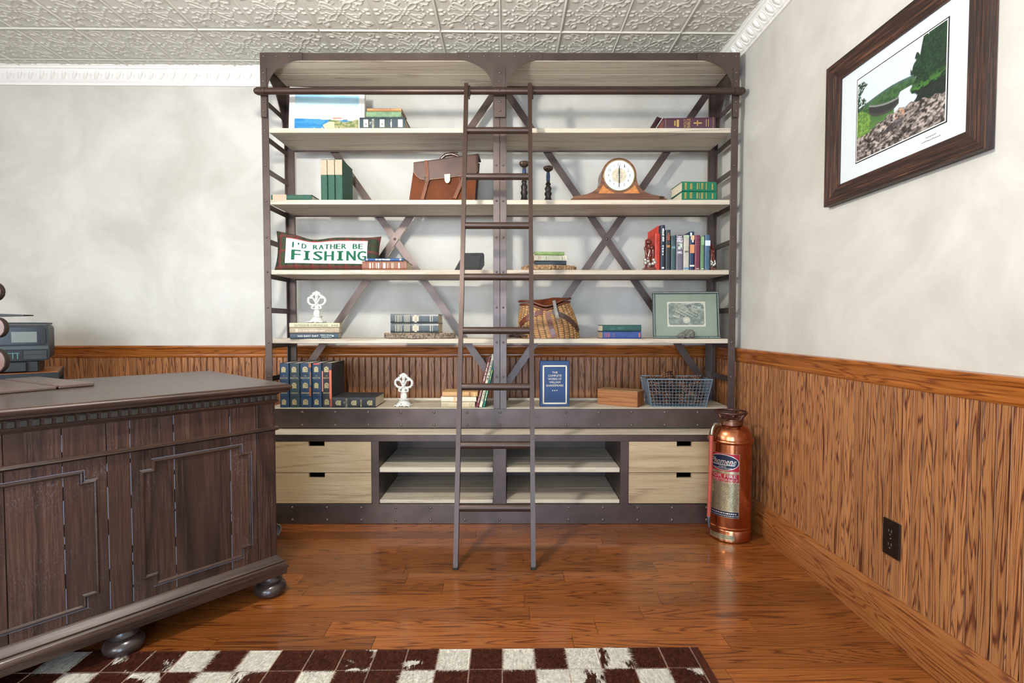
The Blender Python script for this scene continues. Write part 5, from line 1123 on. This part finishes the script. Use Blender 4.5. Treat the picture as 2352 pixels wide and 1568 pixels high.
part(dk, 'top', MB().box(-DL-.036, .0365, -.0365, DD+.036, .742, .7716, .0012), mt_desk_x)
TOPP = [(-.01, .735), (.012, .735), (.014, .738), (.024, .741), (.033, .746), (.041, .752), (.046, .758), (.046, .763), (.042, .766), (.041, .7685), (.036, .7712), (-.01, .7712)]
part(dk, 'top_moulding', mould(TOPP, -DL, 0, 0), mt_desk_x, 40)
part(dk, 'cove_moulding', mould([(-.01, .700), (.002, .700), (.004, .703), (.008, .707), (.012, .712), (.012, .7148), (.006, .7152), (.006, .7345), (-.01, .7345)], -DL, 0, 0), mt_desk_x, 40)
dn = MB().box(-.0075, .0075, -.0125, -.0055, .7156, .7335, .0012).mesh('dentil', M('35332e', .4, var=.2, vscale=40, name='dentil_grey'))
x = -.004
while x > -DL: link('dentil', dn, dk, (x, 0, 0)); x -= .0242
yy = .02
while yy < DD-.02: o = link('dentil', dn, dk, (0, yy, 0)); o.rotation_euler = (0, 0, R(90)); yy += .0242
part(dk, 'bead_moulding', mould([(-.01, .603), (.003, .603), (.010, .606), (.015, .610), (.0135, .614), (.007, .6175), (.003, .6185), (-.01, .6185)], -DL, 0, 0), mt_desk_x, 50)
part(dk, 'base_moulding', mould([(-.01, .078), (.024, .078), (.026, .082), (.026, .098), (.031, .102), (.031, .108), (.023, .113), (.018, .120), (.020, .126), (.013, .134), (.004, .142), (.001, .147), (-.01, .147)], -DL, 0, 0), mt_desk_x, 50)
part(dk, 'bottom_board', MB().box(-DL+.002, -.002, .002, DD-.002, .079, .0995), mt_desk_x)
def notched(x0, x1, z0, z1, c=.03):
    return [(x0, z0+c), (x0+c, z0+c), (x0+c, z0), (x1-c, z0), (x1-c, z0+c), (x1, z0+c), (x1, z1-c), (x1-c, z1-c), (x1-c, z1), (x0+c, z1), (x0+c, z1-c), (x0, z1-c)]
for x0, x1 in ((-.405, -.084), (-1.055, -.507), (-1.47, -1.15)):            # raised panel mouldings with notched corners
    P = notched(x0, x1, .178, .572); n = len(P); cx, cz = (x0+x1)/2, .375; mb = MB()
    Q = notched(x0+.011, x1-.011, .189, .561, .03); K = notched(x0+.0045, x1-.0045, .1825, .5675, .03); K2 = notched(x0+.008, x1-.008, .186, .564, .03)
    vs_ = [(u, 0, v) for u, v in P]+[(u, -.0065, v) for u, v in K]+[(u, -.0055, v) for u, v in K2]+[(u, -.0, v) for u, v in Q]
    mb.add(vs_, [(s*n+i, s*n+(i+1) % n, (s+1)*n+(i+1) % n, (s+1)*n+i) for s in range(3) for i in range(n)])
    pm_ = part(dk, 'panel_moulding', mb, mt_desk_x)
    mb = MB(); J = notched(x0-.0012, x1+.0012, .1768, .5732, .03)
    for i in range(n):
        a, b_ = J[i], J[(i+1) % n]
        if random.random() < .6: mb.bar((a[0], -.0002, a[1]), (b_[0], -.0002, b_[1]), .0012, .001)
    part(pm_, 'seam_dust', mb, dust, kind='stuff')
ft = [(.03, 0), (.044, .004), (.053, .014), (.055, .024), (.05, .036), (.04, .044), (.034, .047), (.04, .051), (.042, .056), (.036, .062), (.033, .078)]
fm = M('352a27', .3, var=.25, vscale=20, coat=.3, name='foot_wood')
for x, y_ in ((-.013, .025), (-.45, .025), (-1.09, .025), (-DL+.02, .025), (-.013, DD-.03), (-DL+.02, DD-.03)):
    part(dk, 'bun_foot', MB().lathe(ft, 28, (x, y_, .0005)), fm, 50)

# ---- leather desk pad lying on the desk
dp = thing('desk_pad', 'brown leather desk pad with side rail lying on the desk', 'desk pad', D0+XD*-.44+YD*.40+Vector((0, 0, .772)), (0, 0, AD+R(13)))
pad = M('57473f', .4, var=.08, vscale=30, name='pad_leather')
part(dp, 'pad', MB().box(-.72, -.105, 0, .44, 0, .009, .002), pad); part(dp, 'side_rail', MB().box(-.1, 0, 0, .44, 0, .012, .003), pad)
part(dp, 'fold', MB().tube([(-.1025, 0, .0085), (-.1025, .44, .0085)], .003, 6), M('4a2c2c', .4, name='fold_leather'))

# ---- printer on its stand
APR = R(38); PC = Vector((-2.39, 2.35, .7585)); pr_ = thing('printer', 'black office printer on a stand behind the desk at the left edge', 'printer', PC, (0, 0, APR))
pbk = M('141617', .5, name='printer_black'); pgr = M('3c4447', .45, name='printer_grey')
def rbox(x0, x1, z0, z1, r):
    P = []
    for cx, cz, a0 in ((x1-r, z1-r, 0), (x0+r, z1-r, 90), (x0+r, z0+r, 180), (x1-r, z0+r, 270)): P += [(cx+r*math.cos(R(a0+t)), cz+r*math.sin(R(a0+t))) for t in (0, 30, 60, 90)]
    return P
part(pr_, 'scanner_body', MB().prism(rbox(-.24, .24, .055, .225, .018), 0, .36, 'y'), pbk, 30)
part(pr_, 'scanner_lid', MB().prism(rbox(-.23, .235, .226, .236, .004), .05, .35, 'y'), pbk)
part(pr_, 'control_panel', MB().prism(rbox(-.19, .228, .132, .212, .01), -.006, .001, 'y'), M('1c1e1f', .25, name='printer_gloss'))
part(pr_, 'screen', MB().box(.11, .198, -.0085, -.0055, .142, .192), M('6f736c', .3, name='screen_grey'))
part(pr_, 'grey_band', MB().box(-.238, .238, -.004, .002, .108, .125, .001), pgr)
part(pr_, 'output_slot', MB().box(-.1, .146, -.002, .003, .062, .105), M('07080a', .5, name='slot_black'))
part(pr_, 'drawer_front', MB().box(.148, .232, -.005, .003, .06, .105, .002), M('2a2d2e', .5, name='printer_panel')); part(pr_, 'drawer_line', MB().box(.148, .232, -.0062, -.004, .083, .0855), mt_black)
part(pr_, 'paper_tray', MB().box(-.22, .2, .004, .35, 0, .054, .004), pbk); part(pr_, 'tray_front', MB().box(-.12, .16, -.014, .004, .004, .05, .004), M('1d1f21', .5, name='tray_front'))
mb = MB(); [mb.box(.095+i*.016, .098+i*.016, -.003, .0, .065, .095) for i in range(3)]; mb.box(.09, .135, -.003, 0, .09, .093); part(pr_, 'tray_guide', mb, M('4f8080', .4, name='tray_guide'), kind='stuff')
stn = thing('printer_stand', 'black steel printer stand with wooden top behind the desk', 'stand', (PC.x, PC.y, 0), (0, 0, APR)); sk = M('1c2126', .45, name='stand_black')
part(stn, 'top', MB().box(-.27, .275, -.03, .40, .722, .7555, .002), sk); part(stn, 'wood_panel', MB().box(-.265, .27, -.025, .395, .7553, .758), mt_oak_rx)
for x, y_ in ((-.255, -.015), (.26, -.015), (-.255, .385), (.26, .385)): part(stn, 'leg', MB().box(x-.013, x+.013, y_-.013, y_+.013, .0005, .722, .001), sk)
part(stn, 'shelf', MB().box(-.24, .245, .0, .37, .2, .22, .001), sk)

# ---- log slice stand at the left edge of the frame
def roomat(px, py, Y):
    a = at(px, py, 1.0); d = W(a-Vector((0, 0, CH))); return Vector((d.x*Y/d.y, Y, CH+d.z*Y/d.y))
YLG = 1.9
b0 = roomat(-34, 890, YLG)
lg = thing('log_slice_stand', 'black desk stand carrying round sawn log slices at the left edge', 'stand', (b0.x, YLG, .7715)); lgl = (b0.x, YLG, .7715)
part(lg, 'foot', MB().box(-.06, .05, -.05, .05, 0, .008, .002), mt_black); part(lg, 'upright', MB().box(-.008, .004, .012, .024, .008, .42, .001), mt_black)
e = roomat(60, 724, YLG+.03); part(lg, 'arm', MB().prism([(-.03, e.z-.7715+.008), (e.x-b0.x, e.z-.7715+.002), (e.x-b0.x, e.z-.7715-.002), (-.03, e.z-.7715-.006)], .02, .06, 'y'), mt_black)
cutw = M('6f4a38', .3, var=.35, vscale=14, coat=.3, name='log_cut'); bkk = M('2a1c14', .8, bmp=.8, bscale=120, name='log_bark')
for px, py, r in ((-20, 669, .034), (-13, 752, .037), (-17, 829, .046)):
    c = roomat(px, py, YLG-.02); mb = MB(); cc = (c.x-b0.x, -.02, c.z-.7715)
    P = [(cc[0]+r*math.cos(2*math.pi*k/28)*(1+.03*math.sin(3*k)), cc[2]+r*math.sin(2*math.pi*k/28)) for k in range(28)]
    sl = part(lg, 'log_slice', MB().prism(P, -.018, -.002, 'y'), bkk, 30)
    part(sl, 'cut_face', MB().prism([((x-cc[0])*.93+cc[0], (z-cc[2])*.93+cc[2]) for x, z in P], -.0195, -.0178, 'y'), cutw)

# ---- curled hide end behind the desk
rh = bthing('rolled_hide', 'curled pale edge of a rolled hide on the floor behind the desk', 'hide roll', (at(0, 0, 1).x*0+bx(627, 2.35, 1215), 2.36, 0))
mb = MB(); P = []
for i in range(26): t = i/25*4.4; r = .046-.004*t; P.append((r*math.cos(t-1.2)+.0, .052+r*math.sin(t-1.2)))
vs_ = [(x, y_, z) for y_ in (0, -.0) for x, z in P]; n = len(P); mb = MB(); th = .004
Pi = [(x*.9, .05+(z-.05)*.9) for x, z in P]
poly = P+Pi[::-1]; mb.prism([(x*.75, z*.72+.0) for x, z in poly], -.01, .26, 'y'); part(rh, 'hide', mb, M('9a958a', .8, name='hide_back'), 40)
zmin = min(v.co.z for v in rh.children[0].data.vertices); rh.location.z = -zmin+.0005; rh.rotation_euler.z += R(55)

# ================================================================== FIRE EXTINGUISHER
fe = bthing('fire_extinguisher', 'antique copper fire extinguisher with red hose standing by the bookcase', 'fire extinguisher', (1.014, 2.366, 0.0005)); RB_ = .0945
cop, nt, b = nmat('old_copper'); v_ = coords(nt, False); n1 = noise(nt, v_, 9, 5, .6, .5); n2 = noise(nt, mapping(nt, v_, (1, 1, .25)), 30, 4)
nt.links.new(mixc(nt, mathn(nt, 'MULTIPLY', n1, .9, True), 'd08a64', 'a85a34'), b.inputs['Base Color']); b.inputs['Metallic'].default_value = 1
nt.links.new(mathn(nt, 'MULTIPLY_ADD', n2, .2), b.inputs['Roughness']); nt.nodes[-1].inputs[2].default_value = .1
prof = [(RB_*.93, 0), (RB_, .004), (RB_*1.0, .05), (RB_*.985, .0535), (RB_*1.025, .058), (RB_*1.025, .063), (RB_*.985, .067), (RB_, .072), (RB_, .443), (RB_*1.0, .444), (RB_*1.055, .449), (RB_*1.07, .454), (RB_*1.055, .459), (RB_*1.0, .463), (RB_*.985, .475), (RB_*.93, .492), (RB_*.84, .505), (RB_*.72, .514), (RB_*.6, .52), (RB_*.55, .522)]
part(fe, 'tank', MB().lathe(prof, 64), cop, 40)
brz = M('8a6450', .28, .9, var=.3, vscale=40, name='bronze_collar')
part(fe, 'collar', MB().lathe([(.05, .52), (.055, .524), (.055, .542), (.051, .545), (.051, .549), (.043, .551), (.02, .551)], 36), brz, 40)
hm = M('5a3c34', .35, .7, var=.3, vscale=40, name='handle_bronze')
hd = part(fe, 'handle_ring', MB().tube([(.069*math.cos(2*math.pi*k/40), .069*math.sin(2*math.pi*k/40), .580) for k in range(40)], .0052, 10, True), hm, 60)
for k in range(4):
    a = 2*math.pi*k/4+.9; part(fe, 'handle_spoke', MB().tube([(.043*math.cos(a), .043*math.sin(a), .547), (.05*math.cos(a), .05*math.sin(a), .563), (.057*math.cos(a), .057*math.sin(a), .57), (.068*math.cos(a), .068*math.sin(a), .579)], [.011, .01, .009, .006], 8), hm, 60)
ANG = math.atan2(1.014, 2.366)                        # direction towards the viewer on the tank
def cyl(th, z, r): a = -math.pi/2-ANG*1.0+R(th)+0; return (r*math.cos(a), r*math.sin(a), z)
def patch(parent, name, t0, t1, z0, z1, r, mat, n=16):
    mb = MB(); mb.surf(lambda u, v: cyl(t0+(t1-t0)*u, z0+(z1-z0)*v, r), n, 1); return part(parent, name, mb, mat, 60)
T0, T1, r0 = -60, 25, RB_+.0008
br = M('b3a684', .3, .85, var=.25, vscale=60, name='label_brass'); rdm = M('a01c2c', .35, .3, name='label_red'); nvm = M('141c34', .35, .3, name='label_navy'); slm = M('d2cec0', .3, .7, name='label_silver')
lab_ = patch(fe, 'label_plate', T0, T1, .115, .405, r0, br, 24)
patch(lab_, 'red_field', T0, T1-1.5, .325, .403, r0+.0003, rdm, 24); patch(lab_, 'red_field', T0, T1-1.5, .276, .312, r0+.0003, rdm, 24); patch(lab_, 'navy_field', T0, T1-1.5, .117, .142, r0+.0003, nvm, 24)
def oval(t, z, rt, rz_, rad, mat, name):
    mb = MB(); N = 40; vs_ = [cyl(t, z, rad)]
    for s_ in (.35, .7, 1.0): vs_ += [cyl(t+rt*s_*math.cos(2*math.pi*k/N), z+rz_*s_*math.sin(2*math.pi*k/N), rad) for k in range(N)]
    mb.add(vs_, [(0, 1+k, 1+(k+1) % N) for k in range(N)]+[(1+j*N+k, 1+j*N+(k+1) % N, 1+(j+1)*N+(k+1) % N, 1+(j+1)*N+k) for j in range(2) for k in range(N)]); part(lab_, name, mb, mat, 60)
tc_ = (T0+T1)/2-1
oval(tc_, .364, 42, .036, r0+.0006, slm, 'oval_rim'); oval(tc_, .364, 40, .0335, r0+.0009, nvm, 'oval_field')
mb = MB()
def ctext(st, t0, t1, z0, z1, sl=0): mb.text(st, lambda u, v: cyl(t0+(t1-t0)*u+sl*v, z0+(z1-z0)*v, r0+.0013))
ctext('Phomene', tc_-34, tc_+33, .356, .383, 4); mb.surf(lambda u, v: cyl(tc_-31+62*u, .351+.0035*v, r0+.0013), 16, 1); ctext('FIRE', tc_-9, tc_+9, .342, .3475); ctext('EXTINGUISHER', tc_-24, tc_+24, .335, .3405)
part(lab_, 'lettering', mb, slm); mb = MB()
ctext('FOR FIRE', T0+8, T1-8, .295, .310); ctext('TURN BOTTOM END UP', T0+4, T1-5, .278, .291); part(lab_, 'lettering', mb, slm); mb = MB(); rs = random.Random(3)
z = .268
while z > .148:
    t = T0+rs.uniform(6, 20)
    while t < T1-6: L = rs.uniform(3, 9); mb.surf(lambda u, v: cyl(t+L*u, z+.0022*v, r0+.0005), 2, 1); t += L+1.6
    z -= .0062
part(lab_, 'fine_print', mb, M('5a5444', .5, .3, name='fine_print'), kind='stuff'); mb = MB()
for z, h_ in ((.131, .005), (.122, .003)):
    t = T0+6
    while t < T1-6: L = rs.uniform(2, 6); mb.surf(lambda u, v: cyl(t+L*u, z+h_*v, r0+.0007), 2, 1); t += L+1.4
part(lab_, 'maker_print', mb, slm, kind='stuff')
pl_ = patch(fe, 'foot_plate', -58, 14, .012, .036, RB_+.001, br, 20); mb = MB()
for z in (.028, .02): 
    t = -52
    while t < 8: L = rs.uniform(3, 7); mb.surf(lambda u, v: cyl(t+L*u, z+.003*v, RB_+.0014), 2, 1); t += L+1.5
part(pl_, 'fine_print', mb, M('5a5444', .5, .3, name='fine_print'), kind='stuff')
hx = lambda px, py, Y: at(px, py, Y)-Vector((1.014, 2.366, 0))
p1, p2, p3 = hx(1651, 974, 2.33), hx(1641, 974, 2.325), hx(1636, 985, 2.32)
part(fe, 'elbow', MB().tube([p1+Vector((.012, .012, -.006)), p1, p2, p3, hx(1634, 998, 2.32)], .0068, 10), M('a8a090', .25, .9, name='nickel_elbow'), 60)
part(fe, 'hose', MB().tube([hx(1634, 1000, 2.32), hx(1632.5, 1060, 2.32), hx(1630, 1130, 2.32), hx(1628, 1186, 2.32)], .0088, 12), M('a84a3c', .55, var=.12, vscale=30, name='red_rubber'), 60)
part(fe, 'nozzle', MB().tube([hx(1628, 1185, 2.32), hx(1628, 1192, 2.32), hx(1628, 1196, 2.32), hx(1629, 1210, 2.32)], [.0092, .0092, .007, .005], 12), M('6a7686', .3, .8, name='nozzle_steel'), 50)

# ================================================================== RIVER PICTURE ON THE RIGHT WALL
rp = thing('framed_landscape', 'dark wood framed river photograph with wide white mat on the right wall', 'picture', (XR, 1.608, 1.425), (0, 0, R(-90)))
PWd, PHt, FWd = .648, .51, .066                       # local: x along the wall (left = far end), -y out of the wall
dwx = wood('frame_wood_x', [(0, '120b0a'), (.4, '231512'), (.7, '3a241c'), (1, '6e4630')], 'x', across=40, along=1.5, k=9, fine=.8, rough=.45, tint=0, bmp=.6)
dwz = wood('frame_wood_z', [(0, '120b0a'), (.4, '231512'), (.7, '3a241c'), (1, '6e4630')], 'z', across=40, along=1.5, k=9, fine=.8, rough=.45, tint=0, bmp=.6)
def mitre(a0, a1, b0, b1, mat):                       # outer edge a0-a1, inner edge b0-b1 (x,z)
    mb = MB(); q = lambda p, y_: (p[0], y_, p[1])
    vs_ = [q(a0, -.002), q(a1, -.002), q(b1, -.002), q(b0, -.002), q(a0, -.028), q(a1, -.028), q(b1, -.017), q(b0, -.017)]
    mb.add(vs_, [(0, 1, 2, 3), (4, 7, 6, 5), (0, 4, 5, 1), (1, 5, 6, 2), (2, 6, 7, 3), (3, 7, 4, 0)]); part(rp, 'frame_side', mb, mat)
hw = PWd/2; iw = hw-FWd
mitre((-hw, 0), (hw, 0), (-iw, FWd), (iw, FWd), dwx); mitre((-hw, PHt), (hw, PHt), (-iw, PHt-FWd), (iw, PHt-FWd), dwx)
mitre((-hw, 0), (-hw, PHt), (-iw, FWd), (-iw, PHt-FWd), dwz); mitre((hw, 0), (hw, PHt), (iw, FWd), (iw, PHt-FWd), dwz)
part(rp, 'backing', MB().box(-hw+.01, hw-.01, -.0075, -.0005, .01, PHt-.01), mt_black)
part(rp, 'mat', MB().box(-iw-.004, iw+.004, -.0095, -.0078, FWd-.004, PHt-FWd+.004), M('d2d9dc', .6, name='mat_white'))
ix0, ix1, iz0, iz1 = -.172, .185, .123, .397
part(rp, 'mat_bevel', MB().box(ix0-.0065, ix1+.0065, -.0103, -.0096, iz0-.0065, iz1+.0065), mt_black)
part(rp, 'inner_mat', MB().box(ix0-.003, ix1+.003, -.0107, -.0104, iz0-.003, iz1+.003), mt_white)
def river(u, v):
    n = fbm(u, v, 34, 21); n2 = fbm(u, v, 8, 5); n3 = fbm(u, v, 70, 33, 3); c = np.tile(np.array([206., 216, 222]), (len(u), 1))
    shore = .30+.07*sm(.1, .5, u)-.07*sm(.6, 1, u)+.012*np.sin(u*50)
    ht = .655+.03*np.sin(u*5.5-.6)+.012*n2; hill = sm(0, .012, ht-v)*(u < .7); c = blend(c, hill, (66, 98, 58)); c = blend(c, hill*sm(.45, .6, n)*.7, (40, 68, 40)); c = blend(c, hill*sm(.055, .0, ht-v)*.7, (78, 104, 116)); c = blend(c, hill*sm(.5, .3, v-.06*n)*.6, (92, 128, 62))
    wt = sm(.0, .02, .18-abs(u-.6)-.55*np.clip(v-.36, 0, 1))*(v > shore)*(v < .56)*(u > .47); c = blend(c, wt, (204, 216, 224))
    edge = .665+.03*np.sin(v*34)+.05*(n-.5); top = .70+1.9*np.clip(u-.68, 0, 1)+.12*abs(np.sin(u*38))*(u < .86); tree = sm(0, .02, u-edge)*(v > .45)*(v < top); c = blend(c, tree, (24, 46, 32)); c = blend(c, tree*sm(.5, .6, n3)*.6, (44, 82, 50)); c = blend(c, tree*sm(.60, .5, v+.1*(n-.5))*sm(.45, .6, n)*.8, (78, 128, 48))
    c = blend(c, sm(0, .02, u-edge-.01)*(v <= .46)*(v > shore)*.97, (18, 30, 24)); c = blend(c, sm(0, .02, u-edge-.01)*(v <= .46)*(v > shore)*sm(.55, .65, n)*.4, (40, 60, 44))
    lt_ = sm(.02, .0, u-.07-.05*(n-.5)-.04*np.sin(v*30))*(v > .5)*(v < .95); c = blend(c, lt_*sm(.35, .5, n3), (38, 60, 42))
    g = fbm(u, v*1.3, 38, 60, 3); g2 = fbm(u, v, 12, 71); k = np.clip((g-.3)*2.6, 0, 1); rc = np.outer(k, [172, 160, 152])+np.outer(1-k, [44, 38, 36]); rc *= (.75+.5*g2)[:, None]; c = np.where((v < shore)[:, None], rc, c)
    gs = sm(.0, .03, .19-u+.06*(n-.5))*(v > .28)*(v < .6-.9*np.clip(u-.06, 0, 1)); c = blend(c, gs*.9, (86, 124, 54)); c = blend(c, gs*sm(.5, .6, n3)*.7, (136, 168, 76))
    cx = (u-.155)/.37; ct = .585-.10*cx+.03*(2*cx-1)**2; cb = .445-.075*cx+.07*abs(2*cx-1)**3; canoe = (cx > 0)*(cx < 1)*(v < ct)*(v > cb); c = blend(c, canoe*.96, (46, 46, 46)); c = blend(c, canoe*(v > ct-.022)*.9, (140, 140, 138)); c = blend(c, canoe*(v < cb+.03)*.5, (84, 78, 70))
    for fx, fz, s_ in ((.5, .30, .025), (.55, .33, .03), (.58, .31, .022), (.53, .27, .02)): d = np.hypot((u-fx)*1.3, (v-fz)*.6); c = blend(c, sm(s_, s_*.3, d)*sm(.4, .55, n3)*.9, (226, 146, 90))
    d = np.hypot(u-.52, (v-.235)*1.5); c = blend(c, sm(.075, .06, d)*.7, (84, 80, 80)); c = blend(c, sm(.05, .04, np.hypot(u-.42, (v-.2)*1.5))*.7, (58, 54, 54)); return c
link('photo_print', print_mesh('photo_print', 260, 200, lambda u, v: (ix0+u*(ix1-ix0), -.0111, iz0+v*(iz1-iz0)), river, .5), rp)
mb = MB(); rs = random.Random(9)
for zz, x0, L in ((.098, .12, .03), (.088, .105, .06)):
    x = x0
    while x < x0+L: w = rs.uniform(.003, .007); mb.bar((x, -.0098, zz+rs.uniform(-.001, .001)), (x+w, -.0098, zz+rs.uniform(0, .003)), .0014, .0004); x += w+.0015
part(rp, 'signature', mb, mt_black, kind='stuff')

# ================================================================== COWHIDE RUG
rg = thing('cowhide_rug', 'patchwork cowhide rug of brown and white squares on the floor', 'rug', (.585, 1.524, 0), (0, 0, R(.0)))
part(rg, 'backing', MB().box(-2.25, 0, -.76, 0, .0005, .0035, .001), M('3a2418', .9, name='rug_backing'))
PS = .0945
ROW1 = 'BBMWBWBWSBXBBWBWXMBWBWBB'; ROW2 = 'TWBMWBBBWBBWBXWBMBWBBWB'[0:23]
rows_ = [ROW1, ROW2, 'BWBBWBMWBBWBWBBWBBWBWBB', 'WBBWBWBBBWBMBWBWBBWBBWB', 'BBWBBWBWBWBBWBMWBBWBWBB', 'WBWBMBWBBWBWBBWBWBBWBBW', 'BWBBWBBWBBWBWBBWBMBWBWB', 'WBBWBWBWBBWBBWBWBBWBWBB']
fur_b = dict(B=('220b05', '3e180b', '532612'), W=('a8a294', 'cac5b8', 'dcd8cc'))
furm = {}
def fur_mat(k):
    if k in furm: return furm[k]
    m, nt, b = nmat('fur_'+k); v = coords(nt)
    n = noise(nt, mapping(nt, v, (60, 16, 60)), 3, 5, .65, .5); n2 = noise(nt, v, 9, 2, .5, .8)
    cb = ramp(nt, n, [(.3, fur_b['B'][0]), (.5, fur_b['B'][1]), (.7, fur_b['B'][2])]); cw = ramp(nt, n, [(.3, fur_b['W'][0]), (.5, fur_b['W'][1]), (.7, fur_b['W'][2])])
    if k == 'B': c = cb
    elif k == 'W': c = cw
    else:
        th = {'M': .48, 'X': .56, 'S': .6, 'T': .52}[k]; f = mathn(nt, 'MULTIPLY', mathn(nt, 'SUBTRACT', mathn(nt, 'ADD', n2, mathn(nt, 'MULTIPLY', mathn(nt, 'SUBTRACT', n, .5), .35)), th), 22, True); c = mixc(nt, f, cb, cw)
    nt.links.new(c, b.inputs['Base Color']); b.inputs['Roughness'].default_value = .65; b.inputs['Specular IOR Level'].default_value = .25; furm[k] = m; return m
def patch_mesh(k, seed, dense):
    rs = random.Random(seed); mb = MB(); n = 6; g = .0012; base_z = .0036
    mb.box(g, PS-g, g, PS-g, base_z, base_z+.0025, .001); ang = rs.uniform(-1.2, 1.2)+math.pi*1.5
    for _ in range(dense):
        x, y_ = rs.uniform(.001, PS-.001), rs.uniform(.001, PS-.001); a = ang+rs.gauss(0, .35); L = rs.uniform(.010, .019); w = .0007; dx, dy = math.cos(a)*L, math.sin(a)*L; z0 = base_z+.002; zt = z0+rs.uniform(.001, .0042)
        mb.add([(x-w*math.sin(a), y_+w*math.cos(a), z0), (x+w*math.sin(a), y_-w*math.cos(a), z0), (x+dx, y_+dy, zt)], [(0, 1, 2)])
    return mb.mesh('patch', fur_mat(k), recalc=False)
for j, rw in enumerate(rows_):
    pool = {}
    for i in range(23):
        k = rw[i % len(rw)]
        if j < 2: me = patch_mesh(k, j*100+i, 900)
        else:
            if k not in pool: pool[k] = patch_mesh(k, 900+ord(k), 300)
            me = pool[k]
        link('patch', me, rg, (-.028-(i+1)*PS, -.004-(j+1)*PS, 0))
mb = MB(); mb.box(-.027, -.002, -.755, -.005, .0036, .0058, .001); part(rg, 'border_strip', mb, fur_mat('B'))
st_ = MB(); rs = random.Random(5)
for j in range(1, 4):
    for i in range(600): x = -.03-i*.0036; st_.bar((x, -.004-j*PS-.002, .0068), (x+.001, -.004-j*PS+.002, .0068), .0008, .0006, (0, 0, 1))
for i in range(0, 23):
    for q in range(90): y_ = -.006-q*.0033; st_.bar((-.028-i*PS-.002, y_, .0068), (-.028-i*PS+.002, y_+.001, .0068), .0008, .0006, (0, 0, 1))
part(rg, 'stitching', st_, M('b89a84', .8, name='stitch_thread'), kind='stuff')
